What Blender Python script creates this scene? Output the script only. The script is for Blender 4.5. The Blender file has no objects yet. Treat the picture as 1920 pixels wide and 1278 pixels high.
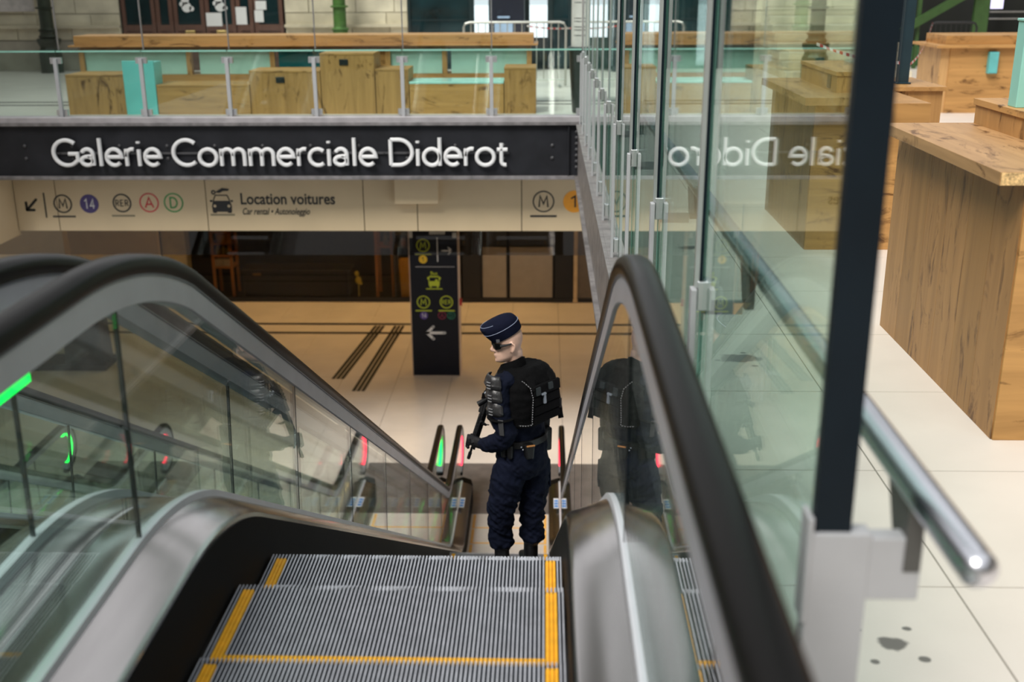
import bpy, bmesh, math, random
from mathutils import Vector, Matrix, Euler, noise
random.seed(7)
R = math.radians
S = bpy.context.scene
COL = S.collection

# ------------------------------------------------------------------ camera
FPX = 2050.0
CAMH = 1.75
PITCH = math.atan(679 / FPX); YAW = R(1.7525); ROLL = 0.006
def cam_basis():
    f = Vector((-math.sin(YAW) * math.cos(PITCH), math.cos(YAW) * math.cos(PITCH), -math.sin(PITCH)))
    r = Vector((math.cos(YAW), math.sin(YAW), 0)); u = r.cross(f)
    r2 = r * math.cos(ROLL) - u * math.sin(ROLL); u2 = r2.cross(f)
    return f, r2, u2
cf, cr, cu = cam_basis()
cd = bpy.data.cameras.new('camera'); cam = bpy.data.objects.new('camera', cd); COL.objects.link(cam)
cam.matrix_world = Matrix(((cr.x, cu.x, -cf.x, 0), (cr.y, cu.y, -cf.y, 0), (cr.z, cu.z, -cf.z, CAMH), (0, 0, 0, 1)))
cd.sensor_width = 36; cd.lens = FPX / 1920 * 36; cd.clip_start = .05; cd.clip_end = 300
cd.dof.use_dof = True; cd.dof.focus_distance = 5.6; cd.dof.aperture_fstop = 2.2
S.camera = cam

# ------------------------------------------------------------------ world, sun, exposure
w = bpy.data.worlds.new('world'); S.world = w; w.use_nodes = True
bg = w.node_tree.nodes['Background']; bg.inputs[0].default_value = (.97, .98, 1.0, 1); bg.inputs[1].default_value = .88
sd = bpy.data.lights.new('sun', 'SUN'); sun = bpy.data.objects.new('sun', sd); COL.objects.link(sun)
sd.energy = 3.7; sd.angle = R(28); sd.color = (1, .96, .9)
sun.rotation_euler = Vector((.46, .66, -1)).to_track_quat('-Z', 'Y').to_euler()
S.view_settings.view_transform = 'Standard'; S.view_settings.look = 'None'
S.view_settings.exposure = 0.22; S.view_settings.gamma = 1; S.view_settings.use_curve_mapping = False
S.cycles.transparent_max_bounces = 24; S.cycles.max_bounces = 8; S.cycles.glossy_bounces = 5
S.cycles.caustics_reflective = False; S.cycles.caustics_refractive = False

# ------------------------------------------------------------------ materials
MATS = {}
class NT:
    def __init__(s, name):
        s.m = bpy.data.materials.new(name); s.m.use_nodes = True; s.t = s.m.node_tree
        s.b = s.t.nodes['Principled BSDF']; s.out = s.t.nodes['Material Output']
    def n(s, kind, **k):
        x = s.t.nodes.new(kind)
        for a, v in k.items():
            if a.startswith('i_'): x.inputs[int(a[2:])].default_value = v
            else: setattr(x, a, v)
        return x
    def l(s, a, b): s.t.links.new(a, b)
def rgb(c, a=1): return (c[0], c[1], c[2], a)
def lin(h):
    """sRGB 0-255 triple to linear"""
    o = []
    for v in h:
        v /= 255; o.append(v / 12.92 if v <= .04045 else ((v + .055) / 1.055) ** 2.4)
    return tuple(o)
def mat(name, col, rough=.5, metal=0, var=.12, scale=6, bump=0, bscale=60, stretch=(1, 1, 1), emit=0, coat=0, spec=None, var2=None, world=False):
    """plain surface with noise variation in colour and roughness"""
    if name in MATS: return MATS[name]
    q = NT(name); b = q.b
    b.inputs['Roughness'].default_value = rough; b.inputs['Metallic'].default_value = metal
    if coat: b.inputs['Coat Weight'].default_value = coat; b.inputs['Coat Roughness'].default_value = .1
    if spec is not None: b.inputs['Specular IOR Level'].default_value = spec
    if world: tcs = q.n('ShaderNodeNewGeometry').outputs['Position']
    else: tcs = q.n('ShaderNodeTexCoord').outputs['Object']
    mp = q.n('ShaderNodeMapping'); mp.inputs['Scale'].default_value = stretch; q.l(tcs, mp.inputs[0])
    nz = q.n('ShaderNodeTexNoise'); nz.inputs['Scale'].default_value = scale; nz.inputs['Detail'].default_value = 5
    q.l(mp.outputs[0], nz.inputs['Vector'])
    cr_ = q.n('ShaderNodeValToRGB'); c0 = tuple(max(0, v * (1 - var)) for v in col); c1 = var2 or tuple(min(1, v * (1 + var)) for v in col)
    cr_.color_ramp.elements[0].position = .3; cr_.color_ramp.elements[1].position = .7
    cr_.color_ramp.elements[0].color = rgb(c0); cr_.color_ramp.elements[1].color = rgb(c1)
    q.l(nz.outputs['Fac'], cr_.inputs[0]); q.l(cr_.outputs[0], b.inputs['Base Color'])
    if emit:
        q.l(cr_.outputs[0], b.inputs['Emission Color']); b.inputs['Emission Strength'].default_value = emit
    if bump:
        n2 = q.n('ShaderNodeTexNoise'); n2.inputs['Scale'].default_value = bscale; n2.inputs['Detail'].default_value = 4
        q.l(mp.outputs[0], n2.inputs['Vector'])
        bp = q.n('ShaderNodeBump'); bp.inputs['Strength'].default_value = bump; bp.inputs['Distance'].default_value = .01
        q.l(n2.outputs['Fac'], bp.inputs['Height']); q.l(bp.outputs[0], b.inputs['Normal'])
    MATS[name] = q.m; return q.m
def wood(name, axis, col=(.52, .285, .10), dark=(.13, .06, .02), off=0.):
    """oak veneer; axis = grain direction"""
    if name in MATS: return MATS[name]
    q = NT(name); b = q.b; b.inputs['Roughness'].default_value = .45; b.inputs['Specular IOR Level'].default_value = .25
    tc = q.n('ShaderNodeNewGeometry')
    st = {'x': (.5, 7, 7), 'y': (7, .5, 7), 'z': (7, 7, .5)}[axis]
    mp = q.n('ShaderNodeMapping'); mp.inputs['Scale'].default_value = st; mp.inputs['Location'].default_value = (off, off * 1.7, off * .6)
    q.l(tc.outputs['Position'], mp.inputs[0])
    n1 = q.n('ShaderNodeTexNoise'); n1.inputs['Scale'].default_value = 1.1; n1.inputs['Detail'].default_value = 9; n1.inputs['Roughness'].default_value = .62; n1.inputs['Distortion'].default_value = 1.3
    q.l(mp.outputs[0], n1.inputs['Vector'])
    r1 = q.n('ShaderNodeValToRGB'); e = r1.color_ramp.elements
    e[0].position = .28; e[0].color = rgb(tuple(a * .55 + d * .45 for a, d in zip(col, dark))); e[1].position = .62; e[1].color = rgb(col)
    e2 = r1.color_ramp.elements.new(.8); e2.color = rgb(tuple(min(1, v * 1.14) for v in col))
    q.l(n1.outputs['Fac'], r1.inputs[0])
    # knots and cracks: stretched blobs
    mk = q.n('ShaderNodeMapping'); sk = {'x': (1.3, 4.2, 4.2), 'y': (4.2, 1.3, 4.2), 'z': (4.2, 4.2, 1.3)}[axis]
    mk.inputs['Scale'].default_value = sk; mk.inputs['Location'].default_value = (3 + off, 1, off)
    q.l(tc.outputs['Position'], mk.inputs[0])
    vk = q.n('ShaderNodeTexNoise'); vk.inputs['Scale'].default_value = 1.25; vk.inputs['Detail'].default_value = 7; vk.inputs['Roughness'].default_value = .66; vk.inputs['Distortion'].default_value = 2.2
    q.l(mk.outputs[0], vk.inputs['Vector'])
    rk = q.n('ShaderNodeValToRGB'); rk.color_ramp.elements[0].position = .33; rk.color_ramp.elements[0].color = (1, 1, 1, 1); rk.color_ramp.elements[1].position = .445; rk.color_ramp.elements[1].color = (0, 0, 0, 1)
    q.l(vk.outputs['Fac'], rk.inputs[0])
    mx = q.n('ShaderNodeMixRGB'); q.l(rk.outputs[0], mx.inputs[0]); q.l(r1.outputs[0], mx.inputs[1]); mx.inputs[2].default_value = rgb(dark)
    q.l(mx.outputs[0], b.inputs['Base Color'])
    MATS[name] = q.m; return q.m
def glassm(name, tint=(.83, .95, .91), f0=.045, rough=.0, refl=(1, 1, 1)):
    """architectural glass: tinted straight-through transmission + Schlick mirror reflection"""
    if name in MATS: return MATS[name]
    q = NT(name); q.t.nodes.remove(q.b)
    lw = q.n('ShaderNodeLayerWeight'); lw.inputs['Blend'].default_value = .5
    pw = q.n('ShaderNodeMath', operation='POWER'); q.l(lw.outputs['Facing'], pw.inputs[0]); pw.inputs[1].default_value = 5
    ml = q.n('ShaderNodeMath', operation='MULTIPLY_ADD'); q.l(pw.outputs[0], ml.inputs[0]); ml.inputs[1].default_value = 1 - f0; ml.inputs[2].default_value = f0
    tr = q.n('ShaderNodeBsdfTransparent'); tr.inputs[0].default_value = rgb(tint)
    gl = q.n('ShaderNodeBsdfGlossy'); gl.inputs['Color'].default_value = rgb(refl); gl.inputs['Roughness'].default_value = rough
    mx = q.n('ShaderNodeMixShader'); q.l(ml.outputs[0], mx.inputs[0]); q.l(tr.outputs[0], mx.inputs[1]); q.l(gl.outputs[0], mx.inputs[2])
    q.l(mx.outputs[0], q.out.inputs[0])
    MATS[name] = q.m; return q.m
def emis(name, col, s):
    if name in MATS: return MATS[name]
    q = NT(name); q.t.nodes.remove(q.b)
    e = q.n('ShaderNodeEmission'); e.inputs[0].default_value = rgb(col); e.inputs[1].default_value = s
    nz = q.n('ShaderNodeTexNoise'); nz.inputs['Scale'].default_value = 90
    q.l(e.outputs[0], q.out.inputs[0]); MATS[name] = q.m; return q.m

G_SIDE = glassm('balustrade_glass', (.90, .965, .945))
G_SCREEN = glassm('screen_glass', (.82, .94, .90), f0=.05)
G_FAR = glassm('guard_glass', (.90, .965, .94), f0=.02)
STEEL = mat('brushed_steel', (.45, .43, .425), .19, 1, .05, 3, stretch=(8, 1, 8))
PLATE = mat('landing_steel', (.17, .15, .14), .55, .3, .2, 5)
STEEL_LT = mat('satin_aluminium', (.70, .71, .73), .38, 1, .06)
GREYMET = mat('grey_profile', (.44, .44, .48), .40, .3, .06, spec=.3)
RUBBER = mat('black_rubber', (.0045, .0038, .0036), .34, 0, .2, 4, spec=.12)
SKIRT = mat('black_skirt', (.004, .004, .004), .55, 0, .3, 3, spec=.06)
ALU_TOP = mat('cleat_top', (.58, .59, .64), .36, .5, .15, 14)
ALU_LOW = mat('cleat_groove', (.026, .033, .050), .5, .2, .2, 14)
YELLOW = mat('yellow_edge', (.86, .42, .01), .5, 0, .12, 30)
POSTGREY = mat('painted_grey_post', (.44, .45, .47), .5, .15, .05)
DARKBLUE = mat('backlit_mullion_gasket', (.005, .011, .017), .4, 0, .15, spec=.15)  # near mullion's backlit darkness as a colour; also the dark gaskets
BEAMM = mat('anthracite_beam', (.016, .017, .021), .5, 0, .3, 3, bump=.15, bscale=25, spec=.25)
CREAM = mat('cream_panel', (.63, .505, .325), .45, 0, .04, 2, spec=.25)
OAK_X = wood('oak_grain_x', 'x'); OAK_Y = wood('oak_grain_y', 'y', off=2.1); OAK_Z = wood('oak_grain_z', 'z', col=(.50, .275, .10), off=5.3)
MINT = mat('mint_laminate', (.20, .60, .55), .35, 0, .04)
LEDG = emis('green_led', (.004, 1, .07), 6); LEDR = emis('red_led', (1, .03, .06), 4.5)
BLACK = mat('matte_black', (.008, .008, .009), .6, 0, .2)
WHITE = mat('white_print', (.80, .80, .80), .5, 0, .03)

# ------------------------------------------------------------------ mesh helpers
class MB:
    def __init__(s): s.v = []; s.f = []; s.mi = []
    def add(s, vs, fs, mi=0):
        o = len(s.v); s.v += [tuple(v) for v in vs]; s.f += [tuple(i + o for i in f) for f in fs]; s.mi += [mi] * len(fs); return s
    def box(s, x0, x1, y0, y1, z0, z1, mi=0):
        if x0 > x1: x0, x1 = x1, x0
        if y0 > y1: y0, y1 = y1, y0
        if z0 > z1: z0, z1 = z1, z0
        return s.add([(x0, y0, z0), (x1, y0, z0), (x1, y1, z0), (x0, y1, z0), (x0, y0, z1), (x1, y0, z1), (x1, y1, z1), (x0, y1, z1)],
                     [(0, 3, 2, 1), (4, 5, 6, 7), (0, 1, 5, 4), (1, 2, 6, 5), (2, 3, 7, 6), (3, 0, 4, 7)], mi)
    def hexa(s, p, mi=0):
        return s.add(p, [(0, 3, 2, 1), (4, 5, 6, 7), (0, 1, 5, 4), (1, 2, 6, 5), (2, 3, 7, 6), (3, 0, 4, 7)], mi)
    def prism(s, poly, axis, a, b, mi=0):
        """poly: 2-D points; axis 'x': (y,z), 'y': (x,z), 'z': (x,y)"""
        def P(q, t):
            return {'x': (t, q[0], q[1]), 'y': (q[0], t, q[1]), 'z': (q[0], q[1], t)}[axis]
        n = len(poly)
        vs = [P(q, a) for q in poly] + [P(q, b) for q in poly]
        fs = [tuple(range(n)), tuple(range(2 * n - 1, n - 1, -1))] + [(i, i + n, (i + 1) % n + n, (i + 1) % n) for i in range(n)]
        return s.add(vs, fs, mi)
    def tube(s, pts, r, n=10, mi=0, cap=True, squash=1, up=(0, 0, 1)):
        pts = [Vector(p) for p in pts]; rr = r if isinstance(r, (list, tuple)) else [r] * len(pts)
        rings = []; prev = None
        for i, p in enumerate(pts):
            d = (pts[min(i + 1, len(pts) - 1)] - pts[max(i - 1, 0)]).normalized()
            a = d.cross(Vector(up))
            if a.length < .05: a = d.cross(Vector((0, 1, 0)))
            if a.length < .05: a = d.cross(Vector((1, 0, 0)))
            a.normalize()
            if prev is not None and a.dot(prev) < 0: a = -a
            prev = a; b = a.cross(d)
            rings.append([p + (a * math.cos(t) + b * math.sin(t) * squash) * rr[i] for t in [2 * math.pi * k / n for k in range(n)]])
        vs = [v for r_ in rings for v in r_]; fs = []
        for i in range(len(rings) - 1):
            for k in range(n): fs.append((i * n + k, i * n + (k + 1) % n, (i + 1) * n + (k + 1) % n, (i + 1) * n + k))
        if cap: fs += [tuple(range(n - 1, -1, -1)), tuple(range(len(vs) - n, len(vs)))]
        return s.add(vs, fs, mi)
    def cyl(s, p0, p1, r, n=16, mi=0): return s.tube([p0, p1], r, n, mi)
    def lathe(s, c, prof, n=20, mi=0, axis='z'):
        vs = []
        for (r, h) in prof:
            for k in range(n):
                t = 2 * math.pi * k / n
                q = (r * math.cos(t), r * math.sin(t), h)
                if axis == 'y': q = (q[0], q[2], q[1])
                if axis == 'x': q = (q[2], q[0], q[1])
                vs.append((c[0] + q[0], c[1] + q[1], c[2] + q[2]))
        m = len(prof); fs = []
        for i in range(m - 1):
            for k in range(n): fs.append((i * n + k, i * n + (k + 1) % n, (i + 1) * n + (k + 1) % n, (i + 1) * n + k))
        fs += [tuple(range(n - 1, -1, -1)), tuple(range((m - 1) * n, m * n))]
        return s.add(vs, fs, mi)
    def ball(s, c, r, n=12, m=8, mi=0):
        rx, ry, rz = r if isinstance(r, (tuple, list)) else (r, r, r)
        vs = []; fs = []
        for i in range(m + 1):
            a = math.pi * i / m
            for k in range(n):
                t = 2 * math.pi * k / n
                vs.append((c[0] + rx * math.sin(a) * math.cos(t), c[1] + ry * math.sin(a) * math.sin(t), c[2] - rz * math.cos(a)))
        for i in range(m):
            for k in range(n): fs.append((i * n + k, i * n + (k + 1) % n, (i + 1) * n + (k + 1) % n, (i + 1) * n + k))
        return s.add(vs, fs, mi)
    def ring(s, c, r0, r1, y0, y1, n=32, mi=0):
        """flat annulus in the x-z plane, thickness along y"""
        vs = []
        for k in range(n):
            t = 2 * math.pi * k / n; ca, sa = math.cos(t), math.sin(t)
            for (r, y) in ((r1, y0), (r0, y0), (r0, y1), (r1, y1)): vs.append((c[0] + r * ca, y, c[1] + r * sa))
        fs = []
        for k in range(n):
            a = k * 4; b = (k + 1) % n * 4
            for j in range(4): fs.append((a + j, a + (j + 1) % 4, b + (j + 1) % 4, b + j))
        return s.add(vs, fs, mi)
    def mesh(s, name, mats, smooth=False):
        me = bpy.data.meshes.new(name); me.from_pydata(s.v, [], s.f)
        for m in (mats if isinstance(mats, (list, tuple)) else [mats]): me.materials.append(m)
        if len(set(s.mi)) > 1: me.polygons.foreach_set('material_index', s.mi)
        bm = bmesh.new(); bm.from_mesh(me); bmesh.ops.recalc_face_normals(bm, faces=bm.faces); bm.to_mesh(me); bm.free()
        if smooth:
            me.polygons.foreach_set('use_smooth', [True] * len(me.polygons))
            try: me.set_sharp_from_angle(angle=R(40))
            except Exception: pass
        me.update(); return me
def tag(o, label=None, cat=None, group=None, kind=None):
    if label: o['label'] = label
    if cat: o['category'] = cat
    if group: o['group'] = group
    if kind: o['kind'] = kind
    return o
def setparent(o, p):
    if p is None: return
    o.parent = p; o.matrix_parent_inverse = Matrix.Translation(-Vector(p.location)) if p.type == 'EMPTY' else Matrix.Identity(4)
def link(name, me, parent=None):
    o = bpy.data.objects.new(name, me); COL.objects.link(o); setparent(o, parent); return o
def ob(name, mb, mats, parent=None, smooth=False, bevel=0, label=None, cat=None, group=None, kind=None):
    o = link(name, mb.mesh(name, mats, smooth), parent)
    if bevel:
        b = o.modifiers.new('bevel', 'BEVEL'); b.width = bevel; b.segments = 2; b.limit_method = 'ANGLE'
    return tag(o, label, cat, group, kind)
def empty(name, loc, label=None, cat=None, group=None, kind=None):
    o = bpy.data.objects.new(name, None); COL.objects.link(o); o.location = loc; o.empty_display_size = .1
    return tag(o, label, cat, group, kind)
def copy_tree(o, parent=None, off=(0, 0, 0)):
    c = o.copy(); COL.objects.link(c)
    if parent is not None: inv = o.matrix_parent_inverse.copy(); c.parent = parent; c.matrix_parent_inverse = inv
    else: c.location = o.location + Vector(off)
    for ch in list(o.children): copy_tree(ch, c)
    return c
def text_mesh(body, size, align='LEFT', shear=0, extr=.0, bold=0):
    cu_ = bpy.data.curves.new('t', 'FONT'); cu_.body = body; cu_.size = size; cu_.align_x = align; cu_.extrude = extr; cu_.shear = shear; cu_.offset = bold
    cu_.resolution_u = 3
    o = bpy.data.objects.new('t', cu_); COL.objects.link(o)
    dg = bpy.context.evaluated_depsgraph_get(); me = bpy.data.meshes.new_from_object(o.evaluated_get(dg))
    bpy.data.objects.remove(o); bpy.data.curves.remove(cu_)
    return me
def text_on(name, body, size, x, y, z, m, parent, align='LEFT', shear=0, sx=1, bold=0, mirror=False):
    """text standing in the x-z plane facing -y"""
    me = text_mesh(body, size, align, shear, .002, bold)
    for v in me.vertices: v.co = Vector((x + v.co.x * sx, y - v.co.z, z + v.co.y))
    me.materials.clear(); me.materials.append(m)
    return link(name, me, parent)

# ================================================================== STRUCTURE
LOW = -4.93                       # lower concourse level
def stainnode(q, pts, base_out):
    """dark blotches at given world points, edges broken by noise"""
    geo = q.n('ShaderNodeNewGeometry'); nz = q.n('ShaderNodeTexNoise'); nz.inputs['Scale'].default_value = 14; nz.inputs['Detail'].default_value = 6
    q.l(geo.outputs['Position'], nz.inputs['Vector'])
    cur = base_out
    for (x, y, r, sx) in pts:
        mp = q.n('ShaderNodeMapping'); mp.vector_type = 'POINT'; mp.inputs['Location'].default_value = (-x * sx, -y, 0); mp.inputs['Scale'].default_value = (sx, 1, 0)
        q.l(geo.outputs['Position'], mp.inputs[0])
        ln = q.n('ShaderNodeVectorMath', operation='LENGTH'); q.l(mp.outputs[0], ln.inputs[0])
        ad = q.n('ShaderNodeMath', operation='MULTIPLY_ADD'); q.l(nz.outputs['Fac'], ad.inputs[0]); ad.inputs[1].default_value = r * 1.6; q.l(ln.outputs['Value'], ad.inputs[2])
        lt = q.n('ShaderNodeMapRange'); q.l(ad.outputs[0], lt.inputs[0]); lt.inputs[1].default_value = r * 1.62; lt.inputs[2].default_value = r * 1.85; lt.inputs[3].default_value = .85; lt.inputs[4].default_value = 0
        mx = q.n('ShaderNodeMixRGB'); q.l(lt.outputs[0], mx.inputs[0]); q.l(cur, mx.inputs[1]); mx.inputs[2].default_value = (.07, .07, .065, 1); cur = mx.outputs[0]
    return cur
def stone_floor(name, col, rough, stains=()):
    q = NT(name); b = q.b; b.inputs['Roughness'].default_value = rough
    geo = q.n('ShaderNodeNewGeometry')
    n1 = q.n('ShaderNodeTexNoise'); n1.inputs['Scale'].default_value = 1.3; n1.inputs['Detail'].default_value = 7; q.l(geo.outputs['Position'], n1.inputs['Vector'])
    r1 = q.n('ShaderNodeValToRGB'); r1.color_ramp.elements[0].position = .3; r1.color_ramp.elements[1].position = .7
    r1.color_ramp.elements[0].color = rgb(tuple(v * .90 for v in col)); r1.color_ramp.elements[1].color = rgb(tuple(min(1, v * 1.06) for v in col)); q.l(n1.outputs['Fac'], r1.inputs[0])
    n2 = q.n('ShaderNodeTexNoise'); n2.inputs['Scale'].default_value = 130; n2.inputs['Detail'].default_value = 3; q.l(geo.outputs['Position'], n2.inputs['Vector'])
    bp = q.n('ShaderNodeBump'); bp.inputs['Strength'].default_value = .08; bp.inputs['Distance'].default_value = .004; q.l(n2.outputs['Fac'], bp.inputs['Height']); q.l(bp.outputs[0], b.inputs['Normal'])
    out = stainnode(q, stains, r1.outputs[0]) if stains else r1.outputs[0]
    q.l(out, b.inputs['Base Color']); return q.m
FLOOR_UP = stone_floor('upper_stone', (.74, .675, .615), .35,
    [(.968, 2.63, .036, .8), (.894, 2.549, .012, .9), (1.033, 2.564, .013, .8), (1.029, 2.71, .012, .8), (.895, 2.70, .008, 1), (.944, 5.03, .06, .55), (.836, 5.0, .014, .8), (1.002, 4.92, .014, .8), (.978, 5.11, .012, .8), (1.0, 7.32, .05, .5)])
FLOOR_LO = stone_floor('lower_stone', (.78, .70, .62), .32)
GROUT = mat('dark_joint', (.05, .05, .045), .8)
CONC = mat('slab_concrete', (.30, .29, .28), .7)

fl = ob('floor', MB().box(.50, 12, -3, 14.2, -.10, -.012), GROUT, kind='structure')     # bed under the slabs right of the opening
ys = [-1.18 + .8233 * k for k in range(19)]
xs = [.505, 1.24, 2.62, 4.0, 5.38, 6.76, 8.14]
tile_me = {}
for i in range(len(xs) - 1):
    for j in range(len(ys) - 1):
        if i not in tile_me: tile_me[i] = MB().box(.003, xs[i + 1] - xs[i] - .003, .003, .8203, -.02, 0).mesh('paving_slab', FLOOR_UP)
        t = link('paving_slab', tile_me[i], fl); t.location = (xs[i], ys[j], 0)
ob('floor_far', MB().box(-14, 14, 14.2, 23.2, -.5, 0), FLOOR_UP, kind='structure')
ob('ceiling_lower', MB().box(-14, 6, 14.5, 26, -.80, -.55), CREAM, kind='structure')
ob('floor_join', MB().box(.505, 8.14, 13.63, 14.2, -.02, -.0005), FLOOR_UP, kind='structure')
ob('trim_1', MB().box(-14, 14, 16.30, 16.38, 0, .004).box(-14, 14, 16.72, 16.80, 0, .004), BLACK, kind='structure')

# hall shell around and above (out of frame; gives the steel and glass something to reflect)
HW = mat('hall_stone', (.30, .28, .24), .8, 0, .25, 1)
ob('wall_left', MB().box(-20.4, -20, -22, 30, -.1, 9), HW, kind='structure'); ob('wall_right', MB().box(20, 20.4, -22, 30, -.1, 9), HW, kind='structure'); ob('wall_back', MB().box(-20, 20, -22.4, -22, -.1, 9), HW, kind='structure')
ob('floor_behind', MB().box(-20, 20, -22, -1.2, -.5, -.004), FLOOR_UP, kind='structure'); ob('floor_left', MB().box(-20, -7.4, -1.2, 14.2, -.5, -.004), FLOOR_UP, kind='structure'); ob('floor_right', MB().box(8.15, 20, -1.2, 23.2, -.5, -.004), FLOOR_UP, kind='structure')
ob('wall_well_end', MB().box(-7.4, .5, -1.4, -1.2, LOW, 0), HW, kind='structure')
for k_ in range(7):
    y_ = -18 + 7 * k_
    ob('ceiling_truss_%d' % (k_ + 1), MB().box(-20, 20, y_ - .2, y_ + .2, 9, 9.7).box(-20, 20, y_ - .08, y_ + .08, 8.4, 9), mat('truss_green', (.05, .08, .06), .5), kind='structure')
ob('ceiling_shade_left', MB().box(-20, -10.5, -22, 30, 9.7, 9.9), HW, kind='structure'); ob('ceiling_side_right', MB().box(11, 20, -22, 30, 9.7, 9.9), HW, kind='structure')  # unseen; left strip widened to keep sun off the lower-left floor

# lower concourse floor: slabs on a dark bed
fl2 = ob('floor_lower', MB().box(-16, 6, 9, 27, LOW - .2, LOW - .012), GROUT, kind='structure')
tm = MB().box(.003, .957, .003, 1.197, -.02, 0).mesh('floor_tile', FLOOR_LO)
for i in range(13):
    for j in range(8):
        t = link('floor_tile', tm, fl2); t.location = (-9.3 + .96 * i, 13.3 + 1.2 * j, LOW)
ob('floor_lower_side', MB().box(-16, -9.303, 9, 27, LOW - .02, LOW), FLOOR_LO, kind='structure')
ob('floor_lower_pit', MB().box(-9.3, 6, 9, 13.3, LOW - .011, LOW - .002), FLOOR_LO, kind='structure')
k = 2
for y0 in (20.57, 21.16):
    ob('trim_%d' % k, MB().box(-9, 3, y0, y0 + .11, LOW, LOW + .006), BLACK, kind='structure'); k += 1
for (xa, ya, xb, yb) in ((-3.44, 21.1, -3.74, 18.0), (-3.04, 21.1, -3.28, 17.4)):
    m = MB()
    for d in (0, .08, .16):
        m.hexa([(xa + d, ya, LOW), (xa + d + .058, ya, LOW), (xb + d + .058, yb, LOW), (xb + d, yb, LOW),
                (xa + d, ya, LOW + .006), (xa + d + .058, ya, LOW + .006), (xb + d + .058, yb, LOW + .006), (xb + d, yb, LOW + .006)])
    ob('trim_%d' % k, m, BLACK, kind='structure'); k += 1

# steel stringer along the right of the opening + anthracite beam with lettering across the far end
STRG = mat('stringer_steel', (.27, .25, .245), .5, .55, .35, 7, bump=.25, bscale=18)
ob('trim_10', MB().box(.425, .50, -.5, 14.0, -.68, .0), STRG, kind='structure', bevel=.004)
ob('trim_11', MB().box(.385, .425, -.5, 14.0, -.69, -.655).box(.40, .425, -.5, 14.0, -.03, -.0), STRG, kind='structure')

# ================================================================== ESCALATORS
RC = 1.34
def build_path(y0, y1, YS, step=.25):
    P = []
    y = y0
    while y < YS: P.append((y, 0., 0.)); y += step
    for k in range(0, 13):
        a = R(30) * k / 12; P.append((YS + RC * math.sin(a), -RC * (1 - math.cos(a)), a))
    ya, za = P[-1][0], P[-1][1]
    h2 = RC * (1 - math.cos(R(30))); dz = (-LOW) - 2 * h2; L = dz / math.tan(R(30))
    n = int(L / .6)
    for k in range(1, n): P.append((ya + L * k / n, za - dz * k / n, R(30)))
    yb, zb = ya + L, za - dz
    for k in range(0, 13):
        a = R(30) * (1 - k / 12); P.append((yb + RC * (math.sin(R(30)) - math.sin(a)), LOW + RC * (1 - math.cos(a)), a))
    y = P[-1][0] + .2
    while y < y1: P.append((y, LOW, 0.)); y += step
    P.append((y1, LOW, 0.))
    return P
def pz(y):
    P = STEPP
    for a, b in zip(P, P[1:]):
        if a[0] <= y <= b[0]: return a[1] + (b[1] - a[1]) * (y - a[0]) / max(1e-6, b[0] - a[0])
    return 0 if y < P[0][0] else LOW
PATH = build_path(-.3, 13.25, 2.42); PATHD = build_path(-.3, 13.25, 2.55); STEPP = build_path(-.3, 13.25, 2.75)     # handrail, deck and step lines
def off(p, h, k=.25):   # offset nearly straight up, leaning a little with the slope
    a = p[2] * k
    return (p[0] + math.sin(a) * h, p[1] + math.cos(a) * h)
def sweep(mb, path, prof, x, closed=True, mi=0, cap=True, k=.25):
    """profile (dx, dh) swept along path frames (y, z, angle)"""
    n = len(prof); vs = []
    for p in path:
        for (dx, dh) in prof:
            q = off(p, dh, k); vs.append((x + dx, q[0], q[1]))
    fs = []
    for i in range(len(path) - 1):
        for k in range(n if closed else n - 1):
            fs.append((i * n + k, i * n + (k + 1) % n, (i + 1) * n + (k + 1) % n, (i + 1) * n + k))
    if cap and closed: fs += [tuple(range(n - 1, -1, -1)), tuple(range((len(path) - 1) * n, len(path) * n))]
    return mb.add(vs, fs, mi)
HR = 1.065                         # rail seat height above the steps
def newel_frames(end):
    """frames for the half circle at either end: (y, z, angle) with height 0 = the rail seat"""
    rad = .31; F = []
    y, zz = (PATH[-1][0], LOW) if end else (PATH[0][0], 0)
    for k in range(1, 15):
        a = math.pi * k / 14 * 1.04
        if end: F.append((y + rad * math.sin(a), zz + HR - rad + rad * math.cos(a), a))
        else: F.append((y - rad * math.sin(a), zz + HR - rad + rad * math.cos(a), -a))
    return F
def rail_frames(h):
    F = []
    for p in reversed(newel_frames(0)): F.append((p[0] + math.sin(p[2]) * (h - HR), p[1] + math.cos(p[2]) * (h - HR), p[2]))
    for p in PATH: q = off(p, h); F.append((q[0], q[1], p[2]))
    for p in newel_frames(1): F.append((p[0] + math.sin(p[2]) * (h - HR), p[1] + math.cos(p[2]) * (h - HR), p[2]))
    return F
RAILPROF = [(-.035, -.006), (-.037, .012), (-.031, .028), (-.017, .036), (.017, .036), (.031, .028), (.037, .012), (.035, -.006), (.028, -.022), (.022, -.024), (.022, -.006), (-.022, -.006), (-.022, -.024), (-.028, -.022)]
XW = .50; PITCHC = XW * 2 / 82
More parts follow.
